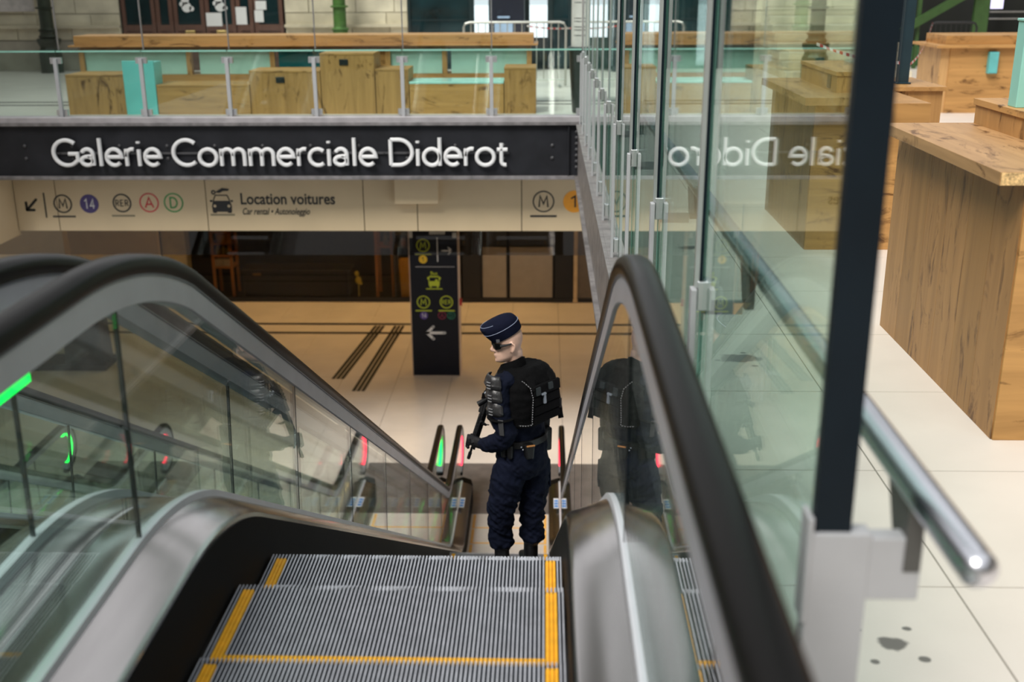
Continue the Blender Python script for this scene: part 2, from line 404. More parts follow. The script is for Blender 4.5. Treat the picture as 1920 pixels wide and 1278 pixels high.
def cleat_prof(xa, xb, y0, y1, ztop, dep, pitch=PITCHC, top=.0042, mb=None, mt=0, ml=1, drop=.16):
    """grooved tread between xa and xb; cleats run along y and fold down over the nose at y1"""
    mb = mb or MB(); n = max(1, round((xb - xa) / pitch)); p = (xb - xa) / n
    for i in range(n):
        c = xa + p * (i + .5); a, b = c - top / 2, c + top / 2
        e = .0012
        mb.add([(a, y0, ztop), (b, y0, ztop), (b, y1, ztop), (a, y1, ztop), (a - e, y0, ztop - dep), (b + e, y0, ztop - dep), (b + e, y1 - dep, ztop - dep), (a - e, y1 - dep, ztop - dep),
                (a, y1 + .006, ztop - .02), (b, y1 + .006, ztop - .02), (a, y1 + .006, ztop - drop), (b, y1 + .006, ztop - drop)],
               [(0, 1, 2, 3), (3, 2, 9, 8), (8, 9, 11, 10)], mt)
        o = len(mb.v) - 12
        mb.f += [(o + 0, o + 3, o + 7, o + 4), (o + 1, o + 5, o + 6, o + 2), (o + 0, o + 4, o + 5, o + 1)]; mb.mi += [ml, ml, mt]
    mb.add([(xa, y0, ztop - dep), (xb, y0, ztop - dep), (xb, y1 - .002, ztop - dep), (xa, y1 - .002, ztop - dep), (xa, y1 - .002, ztop - drop), (xb, y1 - .002, ztop - drop), (xa, y0, ztop - drop), (xb, y0, ztop - drop)],
           [(0, 1, 2, 3), (3, 2, 5, 4), (0, 6, 7, 1)], ml)
    return mb
CX0 = -.435                        # escalator centre line
GX = .655                           # glass foot either side of it
RX = .672                          # handrail straight above it
def make_escalator(label, ledcol, first=True):
    root = empty('escalator', (CX0, 0, 0), label, 'escalator')
    # steps ------------------------------------------------------
    e = .013
    tread = cleat_prof(-XW + .057, XW - .057, .032, .4, 0, .014)
    cleat_prof(-XW, -XW + .022, 0, .4, 0, .014, mb=tread); cleat_prof(XW - .022, XW, 0, .4, 0, .014, mb=tread)
    cleat_prof(-XW + .022, -XW + .057, .372, .4, 0, .014, mb=tread); cleat_prof(XW - .057, XW - .022, .372, .4, 0, .014, mb=tread)
    tme = tread.mesh('step', [ALU_TOP, ALU_LOW])
    yl = cleat_prof(-XW + .022, -XW + .057, .0, .372, .0005, .006, top=.0085).mesh('yellow_edge', [YELLOW, YELLOW])
    yr = cleat_prof(XW - .057, XW - .022, .0, .372, .0005, .006, top=.0085).mesh('yellow_edge', [YELLOW, YELLOW])
    yb = cleat_prof(-XW + .057, XW - .057, .0, .032, .0005, .011, top=.0085, drop=.03).mesh('yellow_line', [YELLOW, ALU_LOW])
    y = 2.53 - .4 * 5
    while y < 12.75:
        z = pz(y + (.4 if y < 9 else .2))
        if y > 11.3: z = max(LOW, pz(y + .25))
        s_ = link('step', tme, root); s_.location = (CX0, y, z); 
        for me, nm in ((yl, 'yellow_edge'), (yr, 'yellow_edge'), (yb, 'yellow_line')):
            q_ = bpy.data.objects.new(nm, me); COL.objects.link(q_); q_.parent = s_
        y += .4
    # comb plates
    for (a, b, z) in ((-.9, .53, 0), (12.93, 14.5, LOW)):
        ob('landing_plate', MB().box(CX0 - .799, CX0 + .799, a, b, z - .10, z + .004), PLATE, root, bevel=.003)
    # balustrades -----------------------------------------------
    for sgn in (-1, 1):
        X = CX0 + sgn * GX; XR = CX0 + sgn * RX; tl = 0
        sk = CX0 + sgn * .505
        ob('skirt_panel', sweep(MB(), PATHD, [(0, -.2), (0, .235), (sgn * .02, .235), (sgn * .02, -.2)], sk), SKIRT, root)
        ob('inner_deck', sweep(MB(), PATHD, [(0, .232), (0, .25), (sgn * .012, .262), (sgn * .128, .305), (sgn * .128, .29)], sk + sgn * .004), STEEL, root, smooth=True)
        ob('glass_seal', sweep(MB(), PATHD, [(-.017, .30), (-.014, .326), (.014, .326), (.017, .30)], X), mat('seal_white', (.66, .67, .72), .35, .2, .04), root)
        out = [(0, .30), (sgn * .118, .30), (sgn * .1285, .292), (sgn * .1285, -.25), (sgn * .118, -.25), (sgn * .118, .28), (sgn * .11, .285), (0, .285)]
        ob('outer_deck', sweep(MB(), PATHD, out, X + sgn * .016), STEEL, root, smooth=True)
        # deck nose at the bottom
        yb_ = PATH[-1][0]
        pl = [(sk + sgn * .0, yb_), (sk + sgn * .03, yb_ + .16), (X, yb_ + .24), (X + sgn * .09, yb_ + .16), (X + sgn * .115, yb_)]
        ob('newel_base', MB().prism(pl, 'z', LOW, LOW + .27), SKIRT, root, bevel=.01)
        # glass panels
        fr = [i for i in range(len(PATH))]
        length = 0; cut = [0]
        for i in range(1, len(PATH)):
            length += math.hypot(PATH[i][0] - PATH[i - 1][0], PATH[i][1] - PATH[i - 1][1])
            if length > (1.35 if i < 30 else 1.0) and i < len(PATH) - 3: cut.append(i); length = 0
        cut.append(len(PATH) - 1)
        for a, b in zip(cut, cut[1:]):
            seg = PATH[a:b + 1]
            # tiny gap between panels
            s0, s1 = list(seg[0]), list(seg[-1]); s0[0] += .004 * math.cos(s0[2]); s0[1] -= .004 * math.sin(s0[2]); s1[0] -= .004 * math.cos(s1[2]); s1[1] += .004 * math.sin(s1[2])
            seg = [tuple(s0)] + list(seg[1:-1]) + [tuple(s1)]
            ob('glass_panel', sweep(MB(), seg, [(-.005, .315), (tl - .005, 1.01), (tl + .005, 1.01), (.005, .315)], X), G_SIDE, root)
            if a: 
                ob('panel_joint', sweep(MB(), [(PATH[a][0] - .0035, PATH[a][1], PATH[a][2]), (PATH[a][0] + .0035, PATH[a][1], PATH[a][2])], [(-.006, .32), (tl - .006, 1.0), (tl + .006, 1.0), (.006, .32)], X), BLACK, root)
        # glass half-round at the bottom newel
        nf = newel_frames(1); poly = [(PATH[-1][0] + .004, LOW + .32), (PATH[-1][0] + .004, LOW + 1.0)] + [(p[0] - math.sin(p[2]) * .065, p[1] - math.cos(p[2]) * .065) for p in nf[:-1]]
        ob('glass_panel', MB().prism(poly, 'x', X - .005, X + .005), G_SIDE, root)
        ob('handrail_guide', sweep(MB(), rail_frames(HR), [(-.029, -.094), (-.027, -.024), (.027, -.024), (.029, -.094), (.022, -.098), (-.022, -.098)], XR, k=1), GREYMET, root, smooth=True)
        ob('handrail_track', sweep(MB(), rail_frames(HR), [(-.030, -.024), (-.030, -.010), (.030, -.010), (.030, -.024)], XR, k=1), mat('track_metal', (.16, .165, .19), .45, .6), root)
        ob('handrail', sweep(MB(), rail_frames(HR), RAILPROF, XR, k=1), RUBBER, root, smooth=True)
        # light strip around the bottom newel, inside the guide
        lc = ledcol[0] if sgn < 0 else ledcol[1]
        if lc:
            F = [(p[0] - math.sin(p[2]) * .112, p[1] - math.cos(p[2]) * .112, p[2]) for p in nf]
            F = [(PATH[-1][0] - .05, LOW + HR - .112, 0)] + F
            ob('light_strip', sweep(MB(), F, [(-.014, -.012), (-.014, 0), (.014, 0), (.014, -.012)], X, k=1), lc, root)
        # pictogram stickers on the deck near the newel
        for q_ in (-1, 1):
            st = ob('sticker', MB().box(X + sgn * 0 + q_ * .055 - .032, X + q_ * .055 + .032, 12.45, 12.72, LOW + .332, LOW + .336), mat('sticker_white', (.75, .77, .8), .4), root)
            for i_ in range(3):
                ob('pictogram', MB().box(X + q_ * .055 - .024, X + q_ * .055 + .024, 12.47 + i_ * .075, 12.525 + i_ * .075, LOW + .3365, LOW + .338), mat('sticker_blue', (.02, .22, .6), .4), st)
    return root
esc = make_escalator('escalator in the foreground that the armed officer stands on', (LEDR, LEDR))
def shift_copy(root, dx, label, swap):
    c = copy_tree(root, None, (dx, 0, 0)); tag(c, label)
    for ch in c.children:
        if ch.name.startswith('light_strip'):
            ch.data = ch.data.copy(); ch.data.materials[0] = swap[0] if sum(v.co.x for v in ch.data.vertices) / len(ch.data.vertices) < CX0 else swap[1]
    return c
esc2 = shift_copy(esc, -1.60, 'escalator just left of the officer\'s, its handrail behind the near left one', (LEDR, LEDG))
esc3 = shift_copy(esc, -5.3, 'escalator farthest left, seen through the left glass with lit newels', (LEDG, LEDR))
ob('direction_light', MB().box(-1.370, -1.358, 1.5, 2.68, .745, .785), emis('green_led_near', (.004, .95, .10), 1.8), esc2)

# ================================================================== FAR BEAM, GUARD, SIDE SCREEN
beam = empty('steel_beam', (-4, 14.1, -.70), 'dark riveted steel beam across the far side of the escalator well', 'beam')
BX0, BX1 = -9.5, .50
ob('web', MB().box(BX0, BX1, 14.03, 14.06, -.66, .0), BEAMM, beam)
ob('flange', MB().box(BX0, BX1, 13.97, 14.2, -.70, -.655), mat('worn_flange', (.22, .21, .215), .5, .4, .3, 9, bump=.2), beam, bevel=.004)
ob('flange', MB().box(BX0, BX1, 13.97, 14.2, -.01, .035), mat('worn_flange', None), beam, bevel=.004)
ob('stiffener', MB().box(.30, .315, 13.99, 14.03, -.655, -.01), BEAMM, beam)
rv = MB().lathe((0, 0, 0), [(.024, 0), (.022, -.010), (.013, -.017), (.003, -.019)], 10, axis='y').mesh('rivet', mat('rivet_paint', (.055, .055, .06), .4), True)
for x in [-9.2 + .62 * i for i in range(16)]:
    for z in (-.27, -.43):
        o = link('rivet', rv, beam); o.location = Vector((x, 14.03, z))
for z in [-.10 - .075 * i for i in range(7)]:
    o = link('rivet', rv, beam); o.location = Vector((.41, 14.03, z))
    o = link('rivet', rv, beam); o.location = Vector((.465, 14.03, z - .03))

# --- lettering: monoline capitals and lower case drawn as strokes (x-height .62, cap height 1)
def arc(cx, cy, rx, ry, a0, a1, n=14): return [(cx + rx * math.cos(R(a0 + (a1 - a0) * k / n)), cy + ry * math.sin(R(a0 + (a1 - a0) * k / n))) for k in range(n + 1)]
o_ = .335; xh = .33
GL = {
 'G': (.92, [arc(.49, .5, .44, .48, 48, 318, 22) + [(.86, .20), (.86, .46), (.56, .46)]]),
 'C': (.86, [arc(.49, .5, .44, .48, 48, 312, 22)]),
 'D': (.88, [[(.10, .02), (.10, .98)], [(.10, .98), (.36, .98)] + arc(.36, .5, .46, .48, 90, -90, 18) + [(.36, .02), (.10, .02)]]),
 'a': (.60, [arc(.28, .43, .19, .21, 155, 0, 10) + [(.47, .02)], arc(.26, .19, .20, .165, 20, 380, 16), [(.46, .36), (.30, .36)]]),
 'l': (.26, [[(.13, .0), (.13, 1.05)]]),
 'e': (.66, [[(.09, .34), (.57, .34)] + arc(.33, .33, .255, .31, 2, 315, 20)]),
 'r': (.40, [[(.10, 0), (.10, .64)], [(.10, .36)] + arc(.30, .40, .20, .235, 180, 72, 8)]),
 'i': (.26, [[(.13, .0), (.13, .62)], [(.13, .86), (.13, .93)]]),
 'o': (.72, [arc(.36, .32, .29, .31, 0, 360, 24)]),
 'm': (.98, [[(.10, 0), (.10, .64)], [(.10, .38)] + arc(.30, .42, .19, .21, 180, 0, 10) + [(.49, 0)], [(.49, .38)] + arc(.69, .42, .19, .21, 180, 0, 10) + [(.88, 0)]]),
 'c': (.60, [arc(.35, .32, .28, .31, 48, 312, 18)]),
 'd': (.72, [arc(.34, .32, .27, .31, 0, 360, 24), [(.61, 0), (.61, 1.05)]]),
 't': (.44, [[(.18, .84), (.18, .16)] + arc(.31, .15, .13, .13, 180, 285, 6), [(.03, .60), (.38, .60)]]),
 ' ': (.34, []),
}
def stroke(mb, pts, hw, y0, y1):
    """mitred ribbon in the x-z plane with depth y0..y1 and a chamfered face"""
    n = len(pts); closed = math.hypot(pts[0][0] - pts[-1][0], pts[0][1] - pts[-1][1]) < 1e-4
    L = []; 
    for i in range(n):
        if closed: a = pts[(i - 1) % (n - 1)]; b = pts[(i + 1) % (n - 1)]
        else: a = pts[max(0, i - 1)]; b = pts[min(n - 1, i + 1)]
        p = pts[i]
        d1 = Vector((p[0] - a[0], p[1] - a[1])); d2 = Vector((b[0] - p[0], b[1] - p[1]))
        if d1.length < 1e-6: d1 = d2
        if d2.length < 1e-6: d2 = d1
        d1.normalize(); d2.normalize(); nn = Vector((-(d1 + d2).y, (d1 + d2).x))
        if nn.length < .1: nn = Vector((-d2.y, d2.x))
        nn.normalize(); c = max(.5, nn.dot(Vector((-d1.y, d1.x)))); L.append((p, nn / c))
    vs = []
    for p, nn in L:
        for (k_, y) in ((1, y1), (1, y0 + hw * .55), (.5, y0), (-.5, y0), (-1, y0 + hw * .55), (-1, y1)): vs.append((p[0] + nn.x * hw * k_, y, p[1] + nn.y * hw * k_))
    fs = []
    for i in range(n - 1):
        for k_ in range(6): fs.append((i * 6 + k_, i * 6 + (k_ + 1) % 6, (i + 1) * 6 + (k_ + 1) % 6, (i + 1) * 6 + k_))
    if not closed: fs += [(5, 4, 3, 2, 1, 0), tuple(range((n - 1) * 6, n * 6))]
    mb.add(vs, fs)
LETM = mat('letter_white', (.78, .79, .80), .4, 0, .03, emit=0)
sign = empty('station_lettering', (-3.4, 14.0, -.5), 'white raised letters reading Galerie Commerciale Diderot on the dark beam', 'sign')
txt = 'Galerie Commerciale Diderot'; tot = sum(GL[c][0] for c in txt)
SC = .335; sxc = (6.345 - .449) / tot
x = -6.345
for ch in txt:
    wd, st = GL[ch]
    if st:
        m = MB()
        for s_ in st: stroke(m, [(x + px * sxc, -.515 + pz_ * SC) for px, pz_ in s_], .0235, 13.945, 13.985)
        ob('letter', m, LETM, sign, smooth=True)
        # stand-off pins
    x += wd * sxc
pins = MB()
for k in range(20): pins.cyl((-6.25 + k * .3, 13.98, -.36), (-6.25 + k * .3, 14.03, -.36), .008, 6)
ob('mounting_rail', MB().box(-6.35, -.45, 14.0, 14.03, -.372, -.348), mat('rail_dark', (.07, .07, .075), .4), sign)
ob('standoff_pins', pins, BLACK, sign)

# --- far glass guard
CURB = mat('steel_curb', (.42, .40, .42), .5, .3, .15, 6)
ob('trim_12', MB().box(-14, .50, 13.98, 14.2, .0, .10), CURB, kind='structure', bevel=.006)
guard = empty('glass_guard', (-3, 14.1, .1), 'low glass guard with grey clamped posts along the top of the dark beam', 'railing')
px_ = [-9.5, -8.4, -7.29, -6.185, -5.095, -4.0, -2.9, -1.79, -.67, .47]
for a, b in zip(px_, px_[1:]):
    ob('glass_pane', MB().box(a + .008, b - .008, 14.095, 14.107, .11, .90), G_FAR, guard)
    ob('pane_edge', MB().box(a + .008, b - .008, 14.092, 14.110, .90, .918), mat('glass_edge', (.30, .62, .52), .15, 0, .05), guard)
    ob('upper_glass_pane', MB().box(a + .008, b - .008, 14.20, 14.212, .0 + .05, 2.1), glassm('clear_pane', (.95, .98, .97), f0=.015), guard)
PP = MB().box(-.022, .022, -.03, .012, 0, .80).mesh('post', POSTGREY)
CL = MB().box(-.07, .07, -.022, .022, 0, .075).mesh('clamp', STEEL_LT)
for x in px_[1:]:
    o = link('post', PP, guard); o.location = Vector((x, 14.06, .02))
    for z in (.76, .115):
        o = link('clamp', CL, guard); o.location = Vector((x, 14.085, z))
    ob('mullion', MB().box(x - .006, x + .006, 14.19, 14.222, .92, 2.1), mat('thin_mullion', (.25, .24, .24), .4, .3), guard)

# --- tall glass screen on the right of the well with posts, mullions and a tubular rail
SX = .48
screen = empty('glass_screen', (SX, 7, 0), 'tall green-tinted glass screen on grey posts right of the escalator', 'glass screen')
py_ = [1.66, 3.19, 4.50, 5.84, 7.08, 8.24, 9.22, 10.22, 11.18, 12.14, 13.06, 13.98]
for a, b in zip(py_, py_[1:]):
    ob('glass_pane', MB().box(SX - .006, SX + .006, a + .02, b - .012, .03, 2.15), G_SCREEN, screen)
    ob('pane_edge', MB().box(SX - .0065, SX + .0065, a + .012, a + .02, .03, 2.15), mat('glass_edge', None), screen)
    for z in (.80, .03): ob('clamp', MB().box(SX - .022, SX + .022, b - .03, b + .03, z, z + .09), STEEL_LT, screen, bevel=.003)
for i, y in enumerate(py_):
    ob('post', MB().box(SX - .042, SX - .024, y - .045, y + .0, -.35, .87) if i else MB().box(SX - .035, SX + .068, y - .02, y + .02, .0, .87), POSTGREY, screen, bevel=.003)
    if i == 0:
        ob('rail_arm', MB().box(SX + .06, SX + .155, y - .018, y + .018, .745, .862), POSTGREY, screen, bevel=.003)
        ob('mullion', MB().box(SX - .028, SX + .034, y - .012, y + .012, .86, 2.15), DARKBLUE, screen)  # steel bar like the others, its backlit darkness put into the colour
        ob('shoe', MB().box(SX - .040, SX - .030, y - .024, y + .03, .70, .90), POSTGREY, screen, bevel=.003)
    elif i > 4:
        ob('mullion', MB().box(SX - .014, SX - .007, y - .012, y - .004, .87, 2.15), STEEL_LT, screen)
    else:
        ob('mullion', MB().box(SX - .031, SX - .017, y - .022, y - .006, .87, 2.15), STEEL_LT, screen)
        ob('mullion_gasket', MB().box(SX - .017, SX - .0068, y - .020, y + .006, .84, 2.15), DARKBLUE, screen)
rail = empty('tubular_handrail', (.62, 5, .93), 'satin steel tube handrail on dark brackets outside the glass screen', 'handrail')
ob('tube', MB().tube([(.622, 1.40, .945), (.622, 1.42, .945), (.622, 13.9, .945)], [.020, .029, .029], 20), mat('rail_steel', (.66, .67, .72), .25, 1, .05), rail, smooth=True)
ob('end_cap', MB().lathe((.622, 1.40, .945), [(.029, 0), (.028, -.006), (.018, -.018), (.004, -.023)], 20, axis='y'), mat('rail_steel', None), rail, smooth=True)
for y in py_:
    ob('bracket', MB().prism([(y - .02, .925), (y + .10, .925), (y + .03, .80), (y - .02, .80)], 'x', .604, .632), mat('bracket_dark', (.09, .09, .085), .5, .3), rail)
    ob('bracket_arm', MB().box(SX + (.16 if y < 2 else .006), .602, y + .0, y + .02, .78, .82), POSTGREY, rail)

# ================================================================== SOFFIT WITH WAYFINDING
SY = 14.42
sof = ob('wall_fascia', MB().box(-9.5, 3, SY + .02, SY + .2, -1.46, -.72), GROUT, kind='structure')
for a, b in zip([-7.15, -6.58, -4.543, -2.42, -1.70, -.302, 1.1], [-6.58, -4.543, -2.42, -1.70, -.302, 1.1, 2.5]):
    ob('panel', MB().box(a + .006, b - .006, SY, SY + .02, -1.47, -.66), CREAM, sof)
ob('access_hatch', MB().box(-1.98, -1.405, SY - .14, SY, -1.075, -.66), CREAM, sof, bevel=.004)
ob('wall_fascia_side', MB().box(-7.6, -7.155, 8, SY + .05, -1.53, -.5), CREAM, kind='structure')
ob('wall_smoke_screen', MB().box(-9.5, 3, 14.6, 14.612, -1.85, -1.40), glassm('smoke_glass', (.66, .63, .58), f0=.03, refl=(.45, .45, .45)), kind='structure')
INK = mat('ink_black', (.012, .012, .012), .5); VIO = mat('ink_violet', (.05, .03, .16), .4); RED = mat('ink_red', (.55, .025, .04), .4); GRN = mat('ink_green', (.02, .26, .06), .4)
ORG = mat('ink_orange', (.90, .36, .01), .4); GRYI = mat('ink_grey', (.22, .19, .12), .5); LIME = mat('ink_lime', (.52, .62, .03), .5, 0, .03); YEL = mat('ink_yellow', (.85, .55, .02), .5)
def disc(mb, cx, cz, r, y, n=36): return mb.lathe((cx, y, cz), [(r, .003), (r, 0)], n, axis='y')
def arrow(mb, cx, cz, L, ang, wdt, y, head=.42):
    """arrow drawn as three strokes, pointing along ang in the x-z plane"""
    d = Vector((math.cos(ang), math.sin(ang))); c = Vector((cx, cz)); tip = c + d * L / 2; tail = c - d * L / 2
    def bar(a, b):
        e = (b - a).normalized(); n_ = Vector((-e.y, e.x)) * wdt / 2
        mb.prism([(a + n_)[:], (b + n_)[:], (b - n_)[:], (a - n_)[:]], 'y', y, y + .003)
        disc(mb, a.x, a.y, wdt / 2, y, 12); disc(mb, b.x, b.y, wdt / 2, y, 12)
    bar(tail, tip)
    for s_ in (1, -1):
        h = Vector((math.cos(ang + s_ * R(135)), math.sin(ang + s_ * R(135)))) * L * head * 1.2; bar(tip, tip + h)
PY = SY - .004
SG = {'M': [[(.06, 0), (.16, 1), (.5, .28), (.84, 1), (.94, 0)]], '1': [[(.18, .76), (.58, .98), (.58, 0)]], '4': [[(.70, 0), (.70, .98), (.05, .28), (.98, .28)]],
      'R': [[(.12, 0), (.12, 1), (.5, 1)] + arc(.5, .74, .32, .26, 90, -90, 8) + [(.5, .48), (.12, .48)], [(.45, .48), (.88, 0)]], 'E': [[(.85, 1), (.12, 1), (.12, 0), (.85, 0)], [(.12, .5), (.75, .5)]],
      'A': [[(.05, 0), (.5, 1), (.95, 0)], [(.22, .34), (.78, .34)]], 'D': [[(.15, 0), (.15, 1), (.42, 1)] + arc(.42, .5, .46, .5, 90, -90, 12) + [(.42, 0), (.15, 0)]]}
def roundel(parent, cx, cz, r, txt, ink, nm='roundel', fill=None, tink=None, ring=.16, size=1.15, under=None, y=None, uink=None):
    y = PY if y is None else y
    if fill: ob(nm, disc(MB(), cx, cz, r, y), fill, parent)
    else: ob(nm, MB().ring((cx, cz), r * (1 - ring), r, y, y + .003), ink, parent)
    n_ = len(txt); gh = r * (1.02 if n_ < 3 else .62); gw = r * {1: .92, 2: .50, 3: .40}[n_]; gap = r * {1: 0, 2: .14, 3: .10}[n_]; hw = r * {1: .075, 2: .075, 3: .05}[n_]
    tot_w = n_ * gw + (n_ - 1) * gap; m_ = MB(); x_ = cx - tot_w / 2
    for ch_ in txt:
        for st_ in SG[ch_]: stroke(m_, [(x_ + px * gw, cz - gh / 2 + pz_ * gh) for px, pz_ in st_], hw, y - .003, y)
        x_ += gw + gap
    ob('symbol', m_, tink or ink, parent)
    if under: ob('underline', MB().box(cx - r * 1.22, cx + r * 1.22, y, y + .003, cz - r * 1.45, cz - r * 1.27), uink or ink, parent)
g = empty('metro_sign', (-6.5, SY, -1.1), 'diagonal arrow, bar, M roundel and violet 14 printed on the cream fascia', 'sign')
m = MB(); arrow(m, -6.93, -1.115, .20, R(225), .035, PY); ob('arrow', m, INK, g)
ob('divider', MB().box(-6.755, -6.735, PY, PY + .003, -1.29, -.95), INK, g)
roundel(g, -6.50, -1.10, .128, 'M', INK, under=1); roundel(g, -6.137, -1.10, .128, '14', INK, fill=VIO, tink=WHITE)
g = empty('train_lines_sign', (-5.3, SY, -1.1), 'RER roundel with red A and green D circles on the cream fascia', 'sign')
roundel(g, -5.69, -1.09, .128, 'RER', INK, under=1, size=.85, uink=GRYI); roundel(g, -5.32, -1.085, .132, 'A', RED, ring=.13); roundel(g, -4.988, -1.085, .132, 'D', GRN, ring=.13)
g = empty('car_rental_sign', (-3.6, SY, -1.1), 'car pictogram with Location voitures, Car rental, Autonoleggio on the fascia', 'sign')
cxx = -4.335
car = MB().prism([(cxx - .13, -1.21), (cxx + .13, -1.21), (cxx + .135, -1.13), (cxx + .115, -1.06), (cxx - .115, -1.06), (cxx - .135, -1.13)], 'y', PY, PY + .003)
car.box(cxx - .125, cxx - .075, PY, PY + .003, -1.225, -1.205).box(cxx + .075, cxx + .125, PY, PY + .003, -1.225, -1.205).box(cxx - .155, cxx - .125, PY, PY + .003, -1.075, -1.05).box(cxx + .125, cxx + .155, PY, PY + .003, -1.075, -1.05)
ob('car_body', car, INK, g)
roof = MB(); stroke(roof, [(cxx - .112, -1.06), (cxx - .08, -.985), (cxx + .08, -.985), (cxx + .112, -1.06)], .008, PY, PY + .003); ob('car_roof', roof, INK, g)
for s_ in (-1, 1): ob('headlight', disc(MB(), cxx + s_ * .095, -1.13, .02, PY - .002, 14), CREAM, g)
ky = MB().ring((cxx - .10, -.945), .012, .032, PY, PY + .003, 16).prism([(cxx - .075, -.945), (cxx - .06, -.93), (cxx + .02, -.885), (cxx + .12, -.90), (cxx + .10, -.925), (cxx + .03, -.93), (cxx - .02, -.955), (cxx - .05, -.95)], 'y', PY, PY + .003)
ob('key_symbol', ky, INK, g); ob('underline', MB().box(-4.50, -4.17, PY, PY + .003, -1.262, -1.238), GRYI, g)
text_on('lettering', 'Location voitures', .215, -4.085, PY, -1.105, INK, g, sx=.845, bold=.0035)
text_on('translation', 'Car rental • Autonoleggio', .125, -4.07, PY, -1.245, INK, g, shear=.28, sx=.70, bold=.001)
g = empty('metro_line_sign', (.2, SY, -1.1), 'M roundel with orange number 1 disc at the right of the fascia', 'sign')
roundel(g, -.01, -1.07, .145, 'M', INK, under=1, ring=.12); roundel(g, .40, -1.07, .148, '1', INK, fill=ORG)

# --- totem
TY = 18.15; tz = 1.0
tot_ = empty('wayfinding_totem', (-1.88, TY + .2, LOW), 'tall navy direction totem with lime metro, bus and train symbols', 'sign')
NAVY = mat('totem_navy', (.007, .008, .014), .4, 0, .1, spec=.2)
ob('core', MB().box(-2.32, -1.47, TY + .02, TY + .40, LOW, -2.0), mat('totem_side', (.60, .45, .33), .4), tot_)
ob('front_panel', MB().box(-2.30, -1.485, TY, TY + .02, LOW + .02, -2.0), NAVY, tot_, bevel=.003)
kx = lambda v: v * (TY - .3) / 17.7; kz = lambda v: 1.75 + (v - 1.75) * TY / 18.0
ty = TY - .004
def T(x, z): return (x * TY / 18.0, kz(z))
for (a, b, t, sz) in ((-2.047, -2.52, 'M', 1.15), (-2.069, -3.515, 'M', 1.15), (-1.674, -3.514, 'RER', .85)):
    c = T(a, b); roundel(tot_, c[0], c[1], .115, t, LIME, size=sz, under=1, y=ty, ring=.15)
c = T(-2.053, -2.761); roundel(tot_, c[0], c[1], .072, '1', INK, fill=YEL, y=ty)
c = T(-2.068, -3.755); roundel(tot_, c[0], c[1], .070, '14', INK, fill=mat('ink_purple', (.09, .05, .27), .4), tink=WHITE, y=ty)
c = T(-1.754, -3.754); roundel(tot_, c[0], c[1], .070, 'A', mat('ink_crimson', (.32, .01, .06), .4), y=ty)
c = T(-1.597, -3.754); roundel(tot_, c[0], c[1], .070, 'D', mat('ink_teal', (.01, .20, .11), .4), y=ty)
m = MB(); c = T(-1.643, -2.612); arrow(m, c[0], c[1], .16, 0, .026, ty); ob('arrow', m, WHITE, tot_)
m = MB(); c = T(-1.87, -4.07); arrow(m, c[0], c[1], .31, math.pi, .048, ty); ob('arrow', m, WHITE, tot_)
c = T(-1.805, -2.38); d = T(-1.805, -2.80); ob('divider', MB().box(c[0] - .008, c[0] + .008, ty, ty + .003, d[1], c[1]), WHITE, tot_)
m = MB(); c = T(-2.178, -2.897)
for k in range(26): m.box(c[0] + k * .0258, c[0] + k * .0258 + .012, ty, ty + .003, c[1], c[1] + .012)
ob('dotted_line', m, WHITE, tot_)
c = T(-1.876, -3.145)
b_ = MB().prism([(c[0] - .09, c[1] - .085), (c[0] + .09, c[1] - .085), (c[0] + .095, c[1] + .0), (c[0] - .095, c[1] + .0)], 'y', ty, ty + .003)
b_.box(c[0] - .075, c[0] - .045, ty, ty + .003, c[1] - .115, c[1] - .08).box(c[0] + .045, c[0] + .075, ty, ty + .003, c[1] - .115, c[1] - .08)
b_.box(c[0] - .095, c[0] - .08, ty, ty + .003, c[1], c[1] + .08).box(c[0] + .08, c[0] + .095, ty, ty + .003, c[1], c[1] + .08).box(c[0] - .08, c[0] + .08, ty, ty + .003, c[1] + .07, c[1] + .095).box(c[0] - .115, c[0] - .095, ty, ty + .003, c[1] + .03, c[1] + .075).box(c[0] + .095, c[0] + .115, ty, ty + .003, c[1] + .03, c[1] + .075).box(c[0] + .02, c[0] + .06, ty, ty + .003, c[1], c[1] + .035)
ob('bus_symbol', b_, LIME, tot_); ob('underline', MB().box(c[0] - .14, c[0] + .14, ty, ty + .003, c[1] - .145, c[1] - .127), LIME, tot_)
text_on('symbol', 'Bus', .085, c[0], ty, c[1] + .115, LIME, tot_, 'CENTER', bold=.001)
ob('fire_alarm', MB().box(-1.475, -1.43, TY + .12, TY + .2, -3.66, -3.54), mat('alarm_red', (.45, .01, .01), .4), tot_, bevel=.006)
ob('cable_clips', MB().box(-2.30, -2.24, ty - .01, ty, -2.42, -2.30).box(-1.56, -1.49, ty - .01, ty, -2.42, -2.33).box(-1.95, -1.68, ty - .02, ty, -2.36, -2.30), mat('clip_grey', (.5, .5, .48), .5), tot_)

# --- kiosk with a blue screen at the lower left
kk = empty('information_kiosk', (-8.3, 18.6, LOW), 'black freestanding kiosk with a blue screen behind the left escalator', 'kiosk')
ob('body', MB().hexa([(-8.65, 18.4, LOW), (-7.95, 18.4, LOW), (-7.95, 18.9, LOW), (-8.65, 18.9, LOW), (-8.62, 18.5, -3.1), (-8.0, 18.5, -3.1), (-8.0, 18.85, -3.1), (-8.62, 18.85, -3.1)]), BLACK, kk, bevel=.01)
ob('screen', MB().hexa([(-8.50, 18.43, -4.0), (-8.10, 18.43, -4.0), (-8.10, 18.47, -4.0), (-8.50, 18.47, -4.0), (-8.50, 18.475, -3.4), (-8.10, 18.475, -3.4), (-8.10, 18.52, -3.4), (-8.50, 18.52, -3.4)]), emis('blue_screen', (.05, .28, .55), .8), kk)
ob('plinth', MB().box(-10.1, -7.9, 18.35, 18.95, LOW, LOW + .12), BLACK, kk)
